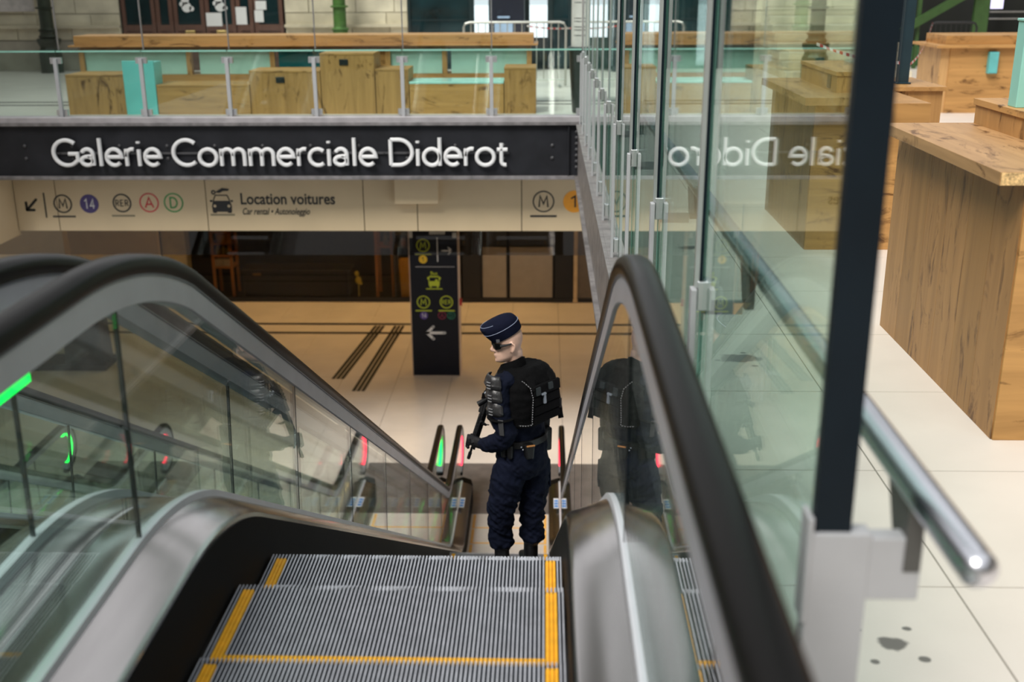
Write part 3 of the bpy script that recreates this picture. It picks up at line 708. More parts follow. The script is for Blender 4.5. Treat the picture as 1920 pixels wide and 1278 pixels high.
pl_ = ob('wall_lower_left', MB().box(-14, -8.65, 19.0, 19.2, LOW, -.8), mat('beige_wall', (.50, .41, .27), .5, 0, .05), kind='structure')

# ================================================================== SHOP ON THE LOWER LEVEL
SHY = 22.85
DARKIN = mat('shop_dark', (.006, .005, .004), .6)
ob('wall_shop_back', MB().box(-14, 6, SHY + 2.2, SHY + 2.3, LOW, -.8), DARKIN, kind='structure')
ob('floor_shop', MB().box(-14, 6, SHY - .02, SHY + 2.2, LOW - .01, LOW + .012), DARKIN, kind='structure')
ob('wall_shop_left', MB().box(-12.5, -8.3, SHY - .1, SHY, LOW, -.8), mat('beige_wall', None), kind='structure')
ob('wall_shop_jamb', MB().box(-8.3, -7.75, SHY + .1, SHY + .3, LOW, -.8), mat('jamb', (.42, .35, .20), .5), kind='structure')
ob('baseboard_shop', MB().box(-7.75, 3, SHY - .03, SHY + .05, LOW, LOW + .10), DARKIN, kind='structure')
ob('window_1', MB().box(-7.75, -2.0, SHY + .02, SHY + .03, LOW + .1, -.9), glassm('shop_glass', (.82, .80, .75), f0=.015), kind='structure')
OWOOD = mat('orange_timber', (.40, .15, .04), .45, 0, .2, 8, stretch=(1, 1, .2))
def px2(x, y, Y):   # photograph pixel to a point on the plane y = Y (used for laying out the shop at its own depth)
    d = cf + cr * ((x - 960) / FPX) - cu * ((y - 639) / FPX); t = Y / d.y
    return Vector((d.x * t, Y, CAMH + d.z * t))
# timber posts inside the window
posts = [(195, .10, 'amber timber post at the far left of the shop window'), (262, .07, 'left timber upright of the narrow shop niche'), (318, .07, 'right timber upright of the narrow shop niche')]
for (pxx, wd, lb) in posts:
    p = px2(pxx, 470, SHY + .5); ob('timber_post', MB().box(p.x - wd / 2, p.x + wd / 2, SHY + .45, SHY + .55, LOW + .012, -.95).box(p.x - wd / 2 - .01, p.x + wd / 2 + .01, SHY + .44, SHY + .56, LOW + .012, LOW + .12), OWOOD, label=lb, cat='post', bevel=.004)
def shelf(x0, x1, zs, label, goods, dep=.45, posts=True, Y=SHY + .35, col=OWOOD, top=-2.4):
    r_ = empty('shop_shelf', ((x0 + x1) / 2, Y, LOW + .012), label, 'shelf')
    for x in (x0, x1):
        for y in (Y, Y + dep): ob('upright', MB().box(x - .03, x + .03, y - .02, y + .02, LOW + .012, top), col, r_)
    for z in zs: ob('shelf_board', MB().box(x0 - .03, x1 + .03, Y - .02, Y + dep + .02, z - .025, z), col, r_)
    return r_
YG = mat('yellow_goods', (.55, .42, .03), .5, 0, .2); OG = mat('orange_box', (.50, .24, .02), .5, 0, .1); CG = mat('cream_box', (.55, .46, .30), .6); GG = mat('grey_box', (.22, .20, .17), .6); PK = mat('pink_goods', (.45, .2, .16), .5)
shelf(px2(398, 470, SHY + .35).x, px2(432, 470, SHY + .35).x, (-4.25, -3.99, -3.72, -3.46), 'narrow timber shelf with yellow goods at the left of the shop', None)
xg = px2(415, 470, SHY + .35).x
n_ = 0
def goods(kind, name, label, cat, group, x, z, Y, mt, s=1.0):
    m = MB()
    if kind == 'box': m.box(x - .09 * s, x + .09 * s, Y - .07, Y + .07, z, z + .16 * s)
    elif kind == 'pot': m.lathe((x, Y, z), [(.045 * s, 0), (.06 * s, .05 * s), (.055 * s, .12 * s), (.03 * s, .15 * s), (.028 * s, .18 * s)], 10)
    elif kind == 'bottle': m.lathe((x, Y, z), [(.04 * s, 0), (.042 * s, .12 * s), (.035 * s, .16 * s), (.014 * s, .19 * s), (.014 * s, .25 * s)], 10)
    return ob(name, m, mt, smooth=kind != 'box', label=label, cat=cat, group=group, bevel=.006 if kind == 'box' else 0)
for i in range(3): goods('pot', 'jar', ['left', 'middle', 'right'][i] + ' yellow jar under the orange carton on the narrow shelf', 'jar', 'yellow jars low on the narrow shelf', xg - .12 + .12 * i, -3.99, SHY + .5, YG, 1.0)
goods('box', 'carton', 'orange carton on the narrow shelf between the yellow jars', 'box', None, xg, -3.72, SHY + .5, OG, 1.1)
for i in range(2): goods('pot', 'jar', ['left', 'right'][i] + ' yellow jar on the top board of the narrow shelf', 'jar', 'yellow jars high on the narrow shelf', xg - .07 + .13 * i, -3.46, SHY + .5, YG, .9)
for i in range(2): goods('box', 'carton', ['left', 'right'][i] + ' cream carton at the foot of the narrow shelf', 'box', 'cream cartons on the narrow shelf', xg - .10 + .19 * i, -4.25, SHY + .5, CG, 1.0)
# second shelf by the totem
xa, xb = px2(705, 470, SHY + .35).x, px2(735, 470, SHY + .35).x
shelf(xa, xb, (-3.78,), 'timber rack with open bays beside the navy totem', None, top=-2.6)
shelf(xb + .03, px2(772, 470, SHY + .35).x, (-3.78, -3.50), 'grey shelving bay between the timber rack and the totem', None, col=mat('grey_shelf', (.12, .11, .10), .5), top=-2.6)
xm = (xa + xb) / 2
goods('box', 'carton', 'cream carton at the top of the timber rack', 'box', None, xm, -3.30, SHY + .5, CG, 1.1)
goods('bottle', 'bottle', 'grey bottle standing in the timber rack', 'bottle', None, xm + .02, -3.78, SHY + .5, mat('bottle_grey', (.2, .18, .15), .3), 1.3)
xx = px2(758, 470, SHY + .35).x
for i in range(2): goods('pot', 'jar', ['small pink jar on the shelf board, farther from the totem', 'small pink jar on the shelf board, nearer the totem'][i], 'jar', 'pink jars beside the totem', xx - .03 + .2 * i, -3.78, SHY + .45, PK, 1.0)
ob('yellow_sack', MB().hexa([(xx - .09, SHY + .25, LOW + .012), (xx + .25, SHY + .25, LOW + .012), (xx + .25, SHY + .5, LOW + .012), (xx - .09, SHY + .5, LOW + .012), (xx - .13, SHY + .28, -4.05), (xx + .25, SHY + .28, -4.02), (xx + .25, SHY + .46, -4.02), (xx - .13, SHY + .46, -4.05)]), OG, bevel=.03, label='mustard sack standing on the floor beside the totem', cat='sack')
p = px2(672, 525, SHY + .4)
ob('plush_toy', MB().ball((p.x, SHY + .4, p.z), (.07, .06, .09)).ball((p.x - .03, SHY + .4, p.z + .15), (.05, .05, .06)).ball((p.x + .05, SHY + .38, p.z - .06), (.04, .04, .04)).cyl((p.x, SHY + .4, p.z - .1), (p.x, SHY + .4, LOW + .012), .012, 8), YG, smooth=True, label='yellow toy on a stand in the dark shop window', cat='toy')
bn = empty('display_bench', (-4.5, SHY + .5, LOW), 'low dark display bench behind the shop window', 'bench')
ob('top', MB().box(px2(450, 500, SHY + .3).x, px2(655, 500, SHY + .3).x, SHY + .3, SHY + .9, -4.35, -4.30), mat('bench_dark', (.012, .008, .005), .5), bn)
ob('panel', MB().box(px2(455, 500, SHY + .3).x, px2(650, 500, SHY + .3).x, SHY + .34, SHY + .86, LOW + .012, -4.35), mat('bench_dark2', (.012, .009, .007), .6), bn)
ob('price_card', MB().box(px2(475, 527, SHY + .3).x, px2(490, 527, SHY + .3).x, SHY + .285, SHY + .3, -4.42, -4.37), mat('card', (.25, .12, .03), .6), bn)
# right of the totem: grey doors between dark columns
GD = mat('grey_brown_door', (.28, .24, .19), .4, .1, .06)
for (a, b, lb) in ((905, 950, 'narrow grey-brown door panel right of the totem'), (956, 1036, 'wide grey-brown door panel behind the officer\'s cap')):
    pa, pb = px2(a, 520, SHY).x, px2(b, 520, SHY).x
    d_ = empty('door_panel', ((pa + pb) / 2, SHY, LOW + .012), lb, 'door')
    ob('leaf', MB().box(pa, pb, SHY - .01, SHY + .04, LOW + .105, -3.71), GD, d_, bevel=.004)
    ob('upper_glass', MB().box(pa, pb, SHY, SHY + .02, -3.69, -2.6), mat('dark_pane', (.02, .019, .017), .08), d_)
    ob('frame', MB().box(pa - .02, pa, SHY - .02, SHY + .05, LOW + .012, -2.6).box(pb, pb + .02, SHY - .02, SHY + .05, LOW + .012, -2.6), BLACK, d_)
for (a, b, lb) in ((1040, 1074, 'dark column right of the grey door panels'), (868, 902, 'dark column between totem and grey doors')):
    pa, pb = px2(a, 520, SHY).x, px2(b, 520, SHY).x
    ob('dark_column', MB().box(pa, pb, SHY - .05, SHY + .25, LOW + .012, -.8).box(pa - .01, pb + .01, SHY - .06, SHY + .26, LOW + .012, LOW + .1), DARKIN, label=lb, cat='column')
p = px2(1078, 520, SHY); ob('timber_column', MB().box(p.x - .03, p.x + .05, SHY - .06, SHY + .1, LOW + .012, -.8).box(p.x - .04, p.x + .06, SHY - .07, SHY + .11, LOW + .012, LOW + .08), mat('pale_timber', (.50, .36, .20), .5), label='slim pale column at the right of the lower shop front', cat='column')
ob('wall_lower_right', MB().box(p.x + .06, 6, SHY - .02, SHY + .06, LOW, -.8), mat('brown_wall', (.13, .10, .07), .5), kind='structure')
p = px2(1045, 410, SHY + .3)
ob('hanging_light_panel', MB().box(px2(980, 440, SHY + .3).x, px2(1004, 440, SHY + .3).x, SHY + .3, SHY + .33, -3.44, -3.2).box(px2(990, 440, SHY + .3).x, px2(993, 440, SHY + .3).x, SHY + .31, SHY + .32, -3.2, -.8), emis('green_exit', (.10, .30, .18), .6), label='small pale green lit panel hanging above the grey doors', cat='sign')

# ================================================================== UPPER HALL BEHIND THE BEAM
WY = 22.9
STONE = [mat('limestone_%d' % i, c, .8, 0, .22, 2.2, bump=.5, bscale=14, world=True) for i, c in enumerate([(.62, .56, .42), (.55, .49, .36), (.66, .60, .46)])]
STONE_D = mat('limestone_plinth', (.34, .31, .25), .85, 0, .35, 1.6, bump=.5, bscale=12, world=True)
def stone_wall(name, x0, x1, courses, seed, y=WY, dep=.35, proud=.02):
    rnd = random.Random(seed)
    wl = ob(name, MB().box(x0, x1, y + .03, y + dep, 0, courses[-1]), mat('mortar', (.30, .28, .23), .9), kind='structure')
    for ci, (z0, z1) in enumerate(zip(courses, courses[1:])):
        x = x0; first = True
        while x < x1 - .02:
            wd = rnd.uniform(.7, 1.15)
            if first and ci % 2: wd *= .55
            first = False
            xe = min(x1, x + wd)
            if x1 - xe < .25: xe = x1
            d = rnd.uniform(0, proud) + (.05 if ci == 0 else 0)
            ob('stone_block', MB().box(x + .006, xe - .006, y - d, y + .04, z0 + .006, z1 - .006), STONE_D if ci == 0 else rnd.choice(STONE), wl, bevel=.008)
            x = xe
    return wl
crs = [0, .60, .86, 1.12, 1.50, 1.95, 2.40, 2.85, 3.30]
stone_wall('wall_far_left', -14, -8.62, crs, 1); stone_wall('wall_far_centre', -5.25, -2.76, crs, 2); stone_wall('wall_far_right', 4.2, 6.6, crs, 3)
ob('trim_20', MB().box(-14, -8.62, WY - .12, WY, .84, .90), STONE[1], kind='structure'); ob('trim_21', MB().box(-5.25, -2.76, WY - .12, WY, .84, .90), STONE[1], kind='structure')
ob('notice_board', MB().box(-11.6, -10.30, WY - .16, WY - .12, 1.19, 1.6).box(-11.62, -10.28, WY - .17, WY - .14, 1.175, 1.20), mat('notice_paper', (.55, .50, .48), .6, 0, .2, 9), label='pale printed notice board on the far left stone wall', cat='notice')
# cast iron columns
def iron_column(x, y, label, col, s=1.0):
    r_ = empty('iron_column', (x, y, 0), label, 'column')
    m_ = mat(col[0], col[1], .45, .2, .3, 6)
    ob('base', MB().lathe((x, y, 0), [(.23 * s, 0), (.23 * s, .42), (.20 * s, .46), (.19 * s, .50), (.24 * s, .60), (.24 * s, .66)], 8), m_, r_)
    ob('shaft', MB().lathe((x, y, 0), [(.15 * s, .66), (.19 * s, .70), (.15 * s, .74), (.15 * s, .80), (.17 * s, .82), (.13 * s, .86), (.12 * s, 3.3)], 16), m_, r_, smooth=True)
    for z in (.69, .82, 1.25): ob('collar', MB().lathe((x, y, z), [(.16 * s, -.02), (.185 * s, 0), (.16 * s, .02)], 16), m_, r_, smooth=True)
iron_column(-9.95, 22.45, 'near-black cast iron column before the far left stone wall', ('iron_dark', (.025, .035, .022)))
iron_column(-4.06, 22.45, 'green cast iron column between the brown doors and glass front', ('iron_green', (.06, .15, .03)))
iron_column(4.72, 19.85, 'dark green ornate column by the right-hand stone stair', ('iron_dark2', (.02, .05, .025)))
# brown timber doors
DW = mat('door_timber', (.125, .062, .045), .42, 0, .2, 4, stretch=(6, 6, .6)); PANE = mat('door_pane', (.006, .022, .026), .06, 0, .3, 2)
dx_ = [-8.58, -7.88, -7.52, -6.87, -6.24, -5.88, -5.28]
ob('wall_door_reveal', MB().box(-8.62, -5.25, WY + .10, WY + .3, 0, 3.3), DARKIN, kind='structure')
for i, (a, b) in enumerate(zip(dx_, dx_[1:])):
    d_ = empty('door_%d' % (i + 1), ((a + b) / 2, WY, 0), kind='structure')
    ob('stile', MB().box(a + .01, a + .09, WY - .03, WY + .05, 0, 3.2), DW, d_); ob('stile', MB().box(b - .09, b - .01, WY - .03, WY + .05, 0, 3.2), DW, d_)
    for (z0, z1) in ((0, .14), (.78, .90), (3.1, 3.2)): ob('door_rail', MB().box(a + .09, b - .09, WY - .03, WY + .05, z0, z1), DW, d_)
    ob('lower_panel', MB().box(a + .09, b - .09, WY, WY + .03, .14, .78), DW, d_); ob('raised_field', MB().box(a + .15, b - .15, WY - .02, WY, .22, .70), DW, d_, bevel=.015)
    ob('pane', MB().box(a + .09, b - .09, WY + .0, WY + .02, .90, 3.1), PANE, d_)
    if i in (2, 3): ob('brass_plate', MB().box((a + b) / 2 - .10, (a + b) / 2 + .10, WY - .06, WY - .03, .72, .79), mat('brass', (.75, .55, .22), .3, .9), d_, bevel=.01)
for (x, z, lb) in ((-7.24, 1.24, 'white round cluster sticker on the left middle door pane'), (-6.56, 1.25, 'white round cluster sticker on the right middle door pane')):
    m = MB(); disc(m, x, z, .10, WY - .006, 20); disc(m, x - .02, z + .13, .075, WY - .006, 20); disc(m, x - .09, z + .06, .05, WY - .006, 16); disc(m, x + .10, z - .03, .05, WY - .006, 16)
    ob('door_sticker', m, WHITE, label=lb, cat='sticker')
for (x, z, a, b, lb) in ((-6.69, 1.0, .16, .13, 'white landscape notice on the brown doors'), (-6.13, 1.07, .11, .17, 'white portrait notice on the narrow brown door'), (-5.72, 1.27, .11, .085, 'upper small white notice on the right brown door'), (-5.77, 1.06, .09, .115, 'lower small white notice on the right brown door')):
    ob('paper_notice', MB().box(x - a, x + a, WY - .037, WY - .032, z - b, z + b), WHITE, label=lb, cat='notice')
# glazed front with daylight outside
FR = mat('front_frame', (.012, .03, .035), .4, .2)
ob('floor_outside', MB().box(-30, 40, 23.3, 80, -.1, -.02), mat('pavement', (.80, .83, .86), .8), kind='structure')
gf = [(-2.76, -1.47, 'dark'), (-1.47, -1.08, 'clear'), (-1.08, -.36, 'clear'), (-.36, .10, 'clear'), (.10, .52, 'dark'), (.52, 1.15, 'clear'), (1.15, 1.75, 'dark'), (1.75, 2.25, 'clear'), (2.25, 3.0, 'dark'), (3.0, 3.5, 'clear'), (3.5, 4.2, 'dark')]
for i, (a, b, kd) in enumerate(gf):
    w_ = empty('window_%d' % (i + 2), ((a + b) / 2, WY, 0), kind='structure')
    ob('window_frame', MB().box(a, a + .05, WY - .04, WY + .06, 0, 3.3).box(b - .05, b, WY - .04, WY + .06, 0, 3.3).box(a, b, WY - .04, WY + .06, 3.2, 3.3).box(a, b, WY - .04, WY + .06, 0, .06), FR, w_)
    if kd == 'clear':
        ob('pane', MB().box(a + .05, b - .05, WY, WY + .012, .06, 3.2), glassm('front_glass', (.94, .98, 1.0), f0=.02), w_)
        if i in (3, 5): ob('base_panel', MB().box(a + .05, b - .05, WY - .02, WY + .03, .06, .62), FR, w_)
    else:
        ob('dark_panel', MB().box(a + .05, b - .05, WY, WY + .03, .06, 3.2), mat('dark_teal_glass', (.008, .028, .034), .07, 0, .5, 2), w_)
        ob('shelf_line', MB().box(a + .05, b - .05, WY - .01, WY, .95, .98), FR, w_)
vm = empty('vending_machine', (-.72, 22.3, 0), 'dark blue machine with pale blue front before the bright glass', 'machine')
ob('body', MB().box(-1.04, -.40, 22.1, 22.6, 0, 1.9), mat('machine_navy', (.012, .016, .03), .35), vm, bevel=.02)
ob('front_panel', MB().box(-.98, -.62, 22.07, 22.1, .62, .95).box(-.92, -.68, 22.07, 22.1, 1.02, 1.06), mat('pale_blue', (.35, .50, .70), .4), vm, bevel=.01)
ob('blue_tray', MB().box(-1.10, -.60, 22.04, 22.1, .50, .62), mat('mid_blue', (.03, .15, .40), .4), vm, bevel=.01)
# crowd barrier
def crowd_barrier(x0, x1, y, z1, label, mt, bars=14, z0=.12):
    r_ = empty('crowd_barrier', ((x0 + x1) / 2, y, 0), label, 'barrier')
    ob('top_rail', MB().tube([(x0, y, .02), (x0, y, z1 - .08), (x0 + .03, y, z1 - .02), (x0 + .10, y, z1), (x1 - .10, y, z1), (x1 - .03, y, z1 - .02), (x1, y, z1 - .08), (x1, y, .02)], .02, 8), mt, r_, smooth=True)
    ob('bottom_rail', MB().cyl((x0, y, z0), (x1, y, z0), .015, 8), mt, r_)
    bm_ = MB().cyl((0, 0, z0), (0, 0, z1 - .01), .008, 6).mesh('bar', mt)
    for k in range(1, bars): o = link('bar', bm_, r_); o.location = Vector((x0 + (x1 - x0) * k / bars, y, 0))
    for x in (x0 + .1, x1 - .1): ob('foot', MB().box(x - .02, x + .02, y - .22, y + .22, .0, .025), mt, r_)
crowd_barrier(-1.36, .35, 19.0, 1.06, 'pale steel crowd barrier before the bright glass front', mat('barrier_pale', (.50, .50, .46), .4, .6))
crowd_barrier(6.75, 7.55, 20.1, .98, 'black crowd barrier behind the oak counters on the right', BLACK, 9)
# white advertising column on black tapered pedestal
ac = empty('advertising_column', (.51, 15.2, 0), 'white printed column on a black tapered pedestal behind the glass guard', 'column')
ob('pedestal', MB().lathe((.51, 15.25, 0), [(.125, 0), (.135, .02), (.185, .80), (.21, .83), (.21, .86), (.19, .88)], 20), mat('pedestal_black', (.008, .016, .015), .35), ac, smooth=True)
ob('shaft', MB().lathe((.51, 15.25, 0), [(.155, .88), (.155, 3.2)], 24), mat('column_white', (.60, .60, .57), .45), ac, smooth=True)
m = MB()
for z in (1.24, 1.20, 1.13, 1.09, 1.02, 1.44): 
    for k in range(9):
        a0 = R(-140 + k * 11); a1 = a0 + R(9 if k % 3 else 7)
        m.add([(.51 + .1565 * math.cos(a), 15.25 + .1565 * math.sin(a), zz) for a in (a0, a1) for zz in (z, z + .014)], [(0, 1, 3, 2)])
ob('printed_lines', m, mat('print_grey', (.10, .10, .10), .6), ac)

# --- long oak information counter behind the guard
CYF = 15.15
SOCK = mat('socket_black', (.01, .015, .015), .4)
def unit(x0, x1, h, label, grain=OAK_X, dep=.6, sock=None, y=CYF, top=None, group='oak units of the far counter'):
    r_ = empty('counter_unit', ((x0 + x1) / 2, y + dep / 2, 0), label, 'counter', group)
    ob('body', MB().box(x0 + .003, x1 - .003, y + .012, y + dep, 0, h - .03), grain, r_); ob('front', MB().box(x0 + .003, x1 - .003, y, y + .012, 0.0, h - .03), grain, r_)
    ob('top', MB().box(x0 + .001, x1 - .001, y - .004, y + dep, h - .028, h), top or OAK_X, r_, bevel=.003)
    if sock: ob('socket', MB().box(sock[0] - .06, sock[0] + .06, y - .012, y - .0005, sock[1] - .04, sock[1] + .04), SOCK, r_, bevel=.004)
    return r_
unit(-6.56, -5.755, .54, 'oak counter unit at the left end of the far counter', OAK_Z)
unit(-5.315, -4.03, .40, 'low oak counter unit right of the mint panel', OAK_X)
unit(-4.025, -3.05, .585, 'oak counter unit with a black socket below the teal panel', OAK_Z, sock=(-3.60, .46))
unit(-3.045, -2.305, .81, 'tallest oak counter unit with a black socket near its top', OAK_Z, sock=(-2.72, .69))
unit(-2.30, -1.845, .60, 'stepped oak counter unit right of the tallest one', OAK_Z)
unit(-1.84, -.555, .43, 'low oak desk unit with a mint glass top', OAK_X, top=mat('mint_glass_top', (.45, .78, .72), .2))
unit(-.55, -.115, .615, 'oak counter unit at the right end of the far counter', OAK_Z)
ob('mint_cabinet', MB().box(-5.752, -5.318, CYF - .012, CYF + .02, 0, .72).box(-5.752, -5.318, CYF + .02, CYF + .30, 0, .70), mat('mint_bright', (.17, .62, .60), .35, 0, .03), label='bright mint upright cabinet between the left oak units', cat='cabinet', bevel=.004)
bk = empty('display_canopy', (-3.4, 16.5, 0), 'long oak framed display with mint glass panels behind the counter', 'display')
ob('cornice', MB().box(-6.80, -.16, 16.15, 16.75, .87, 1.0), OAK_X, bk, bevel=.004); ob('ledge', MB().box(-6.88, -.10, 16.12, 16.78, .845, .87), OAK_X, bk, bevel=.003)
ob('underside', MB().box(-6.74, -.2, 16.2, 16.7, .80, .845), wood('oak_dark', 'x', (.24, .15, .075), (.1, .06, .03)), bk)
ob('base', MB().box(-6.74, -.2, 16.2, 16.7, 0, .45), OAK_X, bk)
for (a, b, mt_) in ((-6.70, -5.2, None), (-5.02, -3.98, None), (-3.86, -3.06, 'teal'), (-3.0, -2.3, 'oak'), (-2.24, -1.48, None), (-1.35, -.26, None)):
    mm = mat('teal_panel', (.005, .10, .11), .15) if mt_ == 'teal' else OAK_X if mt_ == 'oak' else mat('mint_frosted', (.42, .66, .57), .3, 0, .06)
    ob('panel', MB().box(a, b, 16.24, 16.26, .455, .80), mm, bk)
    ob('panel_post', MB().box(b, b + .07, 16.2, 16.3, .45, .80), OAK_Z, bk)
ob('panel_post', MB().box(-6.77, -6.70, 16.2, 16.3, .45, .80), OAK_Z, bk)

# --- oak counters on the right
c1 = empty('oak_counter', (2.4, 4.8, 0), 'nearest oak counter with an overhanging top, right foreground', 'counter')
for k in range(6):
    a = 4.06 + k * .2525; ob('side_board', MB().box(1.777, 1.797, a + .0012, a + .2513, 0, 1.02), wood('oak_side_%d' % (k % 3), 'z', [(.36, .19, .068), (.33, .175, .06), (.385, .205, .075)][k % 3], off=k * 1.9), c1)
ob('end_panel', MB().box(1.782, 3.6, 4.05, 4.075, .0, 1.02), OAK_X, c1, bevel=.002); ob('carcass', MB().box(1.797, 3.6, 4.075, 5.56, 0, 1.02), OAK_X, c1)
ob('worktop', MB().box(1.665, 3.7, 4.03, 5.47, 1.02, 1.07), wood('oak_top', 'y', (.46, .27, .12), off=1.), c1, bevel=.002)
ob('chipboard_edge', MB().box(1.668, 3.7, 4.026, 4.03, 1.022, 1.068), mat('chipboard', (.62, .42, .19), .8, 0, .5, 90), c1)
ob('riser_box', MB().box(2.085, 3.6, 4.3, 5.44, 1.07, 1.16), OAK_Z, c1); ob('riser_top', MB().box(2.075, 3.6, 4.29, 5.45, 1.16, 1.19), OAK_Y, c1, bevel=.002)
ob('mint_post', MB().box(2.10, 2.19, 5.02, 5.11, 1.19, 1.56).box(2.095, 2.195, 5.015, 5.115, 1.56, 1.572), mat('mint_pale', (.28, .62, .55), .35, 0, .04), label='pale mint post standing on the nearest oak counter', cat='post', bevel=.003)
c2 = empty('oak_counter', (2.0, 7.9, 0), 'oak counter behind the near glass mullion with a black socket', 'counter')
for k in range(5):
    a = 7.28 + k * .275; ob('side_board', MB().box(1.755, 1.775, a + .0012, a + .2735, 0, .97), wood('oak_side_%d' % (k % 3), 'z'), c2)
ob('front_panel', MB().box(1.758, 2.50, 7.265, 7.285, 0, .97), OAK_X, c2, bevel=.002); ob('carcass', MB().box(1.775, 2.50, 7.285, 8.65, 0, .97), OAK_X, c2)
ob('worktop', MB().box(1.66, 2.2, 7.14, 8.62, .97, 1.02), wood('oak_top', 'y'), c2, bevel=.002)
ob('riser', MB().box(1.93, 2.22, 7.45, 8.5, 1.02, 1.13), OAK_Z, c2); ob('riser_top', MB().box(1.92, 2.23, 7.44, 8.51, 1.13, 1.155), OAK_Y, c2)
ob('socket', MB().box(1.922, 1.93, 7.60, 7.68, 1.035, 1.12), SOCK, c2)
c3 = empty('oak_plinth', (2.8, 8.9, 0), 'square oak plinth carrying the navy steel post', 'plinth')
ob('body', MB().box(2.575, 3.0, 8.5, 9.3, 0, .93), OAK_Z, c3); ob('top', MB().box(2.56, 3.02, 8.47, 9.32, .93, .962), OAK_Y, c3, bevel=.002)
ob('steel_post', MB().box(2.72, 2.80, 8.70, 8.78, .962, 3.4).box(2.705, 2.815, 8.685, 8.795, .962, .975), mat('navy_post', (.015, .04, .055), .4, .2), label='navy square steel post standing on the oak plinth', cat='post', bevel=.003)
c4 = empty('oak_counter', (5.7, 15.5, 0), 'farthest oak counter at the right with a raised back shelf', 'counter')
ob('body', MB().box(5.37, 6.6, 15.1, 16.0, 0, .85), OAK_X, c4); ob('side_panel', MB().box(5.25, 5.37, 15.12, 16.0, 0, .85), wood('oak_pale', 'z', (.55, .33, .14)), c4)
ob('worktop', MB().box(5.16, 6.65, 15.0, 16.05, .85, .885), OAK_X, c4, bevel=.002); ob('back_shelf', MB().box(5.33, 6.6, 15.2, 16.0, .885, 1.0), OAK_X, c4, bevel=.002)
ob('mint_box', MB().box(5.86, 5.98, 15.02, 15.10, .52, .80).box(5.865, 5.975, 15.012, 15.02, .53, .79), mat('mint_teal', (.12, .45, .45), .4), label='small mint wall box on the farthest oak counter', cat='box', bevel=.005)
# --- dark stair hall behind
ob('wall_dark_right', MB().box(6.6, 14, 23.6, 23.8, 0, 4), mat('hall_dark', (.004, .006, .004), .7), kind='structure')
ob('wall_green_base', MB().box(6.6, 14, 23.35, 23.5, 0, .38), mat('green_base', (.035, .12, .045), .5), kind='structure')
st = empty('stone_stair', (5.6, 21.5, 0), 'pale stone steps at the back right seen through the glass', 'stairs')
for k in range(9): ob('step', MB().box(4.3, 6.55, 20.2 + k * .28, 22.8, .15 * k, .15 * (k + 1) - .006), STONE[k % 3], st, bevel=.01)
gs = empty('green_steel_stair', (8, 22.6, 0), 'green steel stair structure in the dark hall at upper right', 'stairs')
GST = mat('stair_green', (.035, .085, .02), .5)
ob('stringer', MB().hexa([(6.9, 22.5, .75), (7.2, 22.5, .75), (7.2, 22.6, .75), (6.9, 22.6, .75), (9.4, 22.5, 2.2), (9.7, 22.5, 2.2), (9.7, 22.6, 2.2), (9.4, 22.6, 2.2)]), GST, gs)
for (x, w_) in ((7.35, .06), (8.55, .28), (9.6, .06)): ob('upright', MB().box(x - w_ / 2, x + w_ / 2, 22.6, 22.7, 0, 3.4), GST, gs)
for z in (.95, 1.08): ob('rail', MB().cyl((8.7, 22.6, z), (9.6, 22.6, z), .015, 8), mat('rail_grey', (.25, .25, .24), .4, .5), gs)
ob('lit_window', MB().box(9.02, 9.22, 23.3, 23.35, 1.15, 1.75).box(9.0, 9.24, 23.345, 23.37, 1.12, 1.78), emis('violet_white', (.75, .7, 1.0), 1.6), label='small lit violet-white display in the dark hall', cat='display')
# --- barrier tape
TAPE_R = mat('tape_red', (.55, .03, .03), .5); TAPE_W = mat('tape_white', (.75, .73, .70), .5)
def tape(p0, p1, sag, label, n=26, TW=.012):
    r_ = empty('barrier_tape', (Vector(p0) + Vector(p1)) / 2, label, 'tape'); p0, p1 = Vector(p0), Vector(p1)
    for mi, mt_ in ((0, TAPE_W), (1, TAPE_R)):
        m = MB()
        for k in range(n):
            if k % 2 != mi: continue
            q = []
            for t in (k / n, (k + 1) / n):
                p = p0.lerp(p1, t); p.z -= sag * 4 * t * (1 - t); tw = .6 * math.sin(t * 9)
                q += [p + Vector((0, math.sin(tw), math.cos(tw))) * TW, p - Vector((0, math.sin(tw), math.cos(tw))) * TW]
            m.add([tuple(v) for v in q], [(0, 1, 3, 2)])
        ob('red_band' if mi else 'white_band', m, mt_, r_)
tape((2.80, 8.74, 1.10), (6.78, 20.1, .98), .12, 'red and white tape hanging from the navy post to the black barrier')
tape((2.05, 8.6, 1.27), (2.74, 8.72, 1.12), .03, 'red and white tape running left from the navy post')
tape((-.3, 19.0, 1.0), (.95, 19.2, 1.02), .06, 'red and white tape tied beside the pale crowd barrier')

# --- warm lamps under the lower ceiling
for i, (x, y) in enumerate(((-6.0, 19.6), (-3.0, 19.6), (-.3, 19.6), (-6.0, 22.1), (-3.0, 22.1), (-.3, 22.1))):
    ld = bpy.data.lights.new('downlight_%d' % i, 'AREA'); ld.shape = 'DISK'; ld.size = .5; ld.energy = 34 if y > 21 else 2.5; ld.color = (1, .60, .20)
    lo = bpy.data.objects.new('downlight_lamp', ld); COL.objects.link(lo); lo.location = (x, y, -.83)
    fx = ob('downlight', MB().lathe((x, y, -.81), [(.28, 0), (.28, .01), (.22, .012)], 24), STEEL_LT, label=['warm ceiling downlight, front row left', 'warm ceiling downlight, front row middle', 'warm ceiling downlight, front row right', 'warm ceiling downlight, back row left', 'warm ceiling downlight, back row middle', 'warm ceiling downlight, back row right'][i], cat='lamp')
    lo.parent = fx

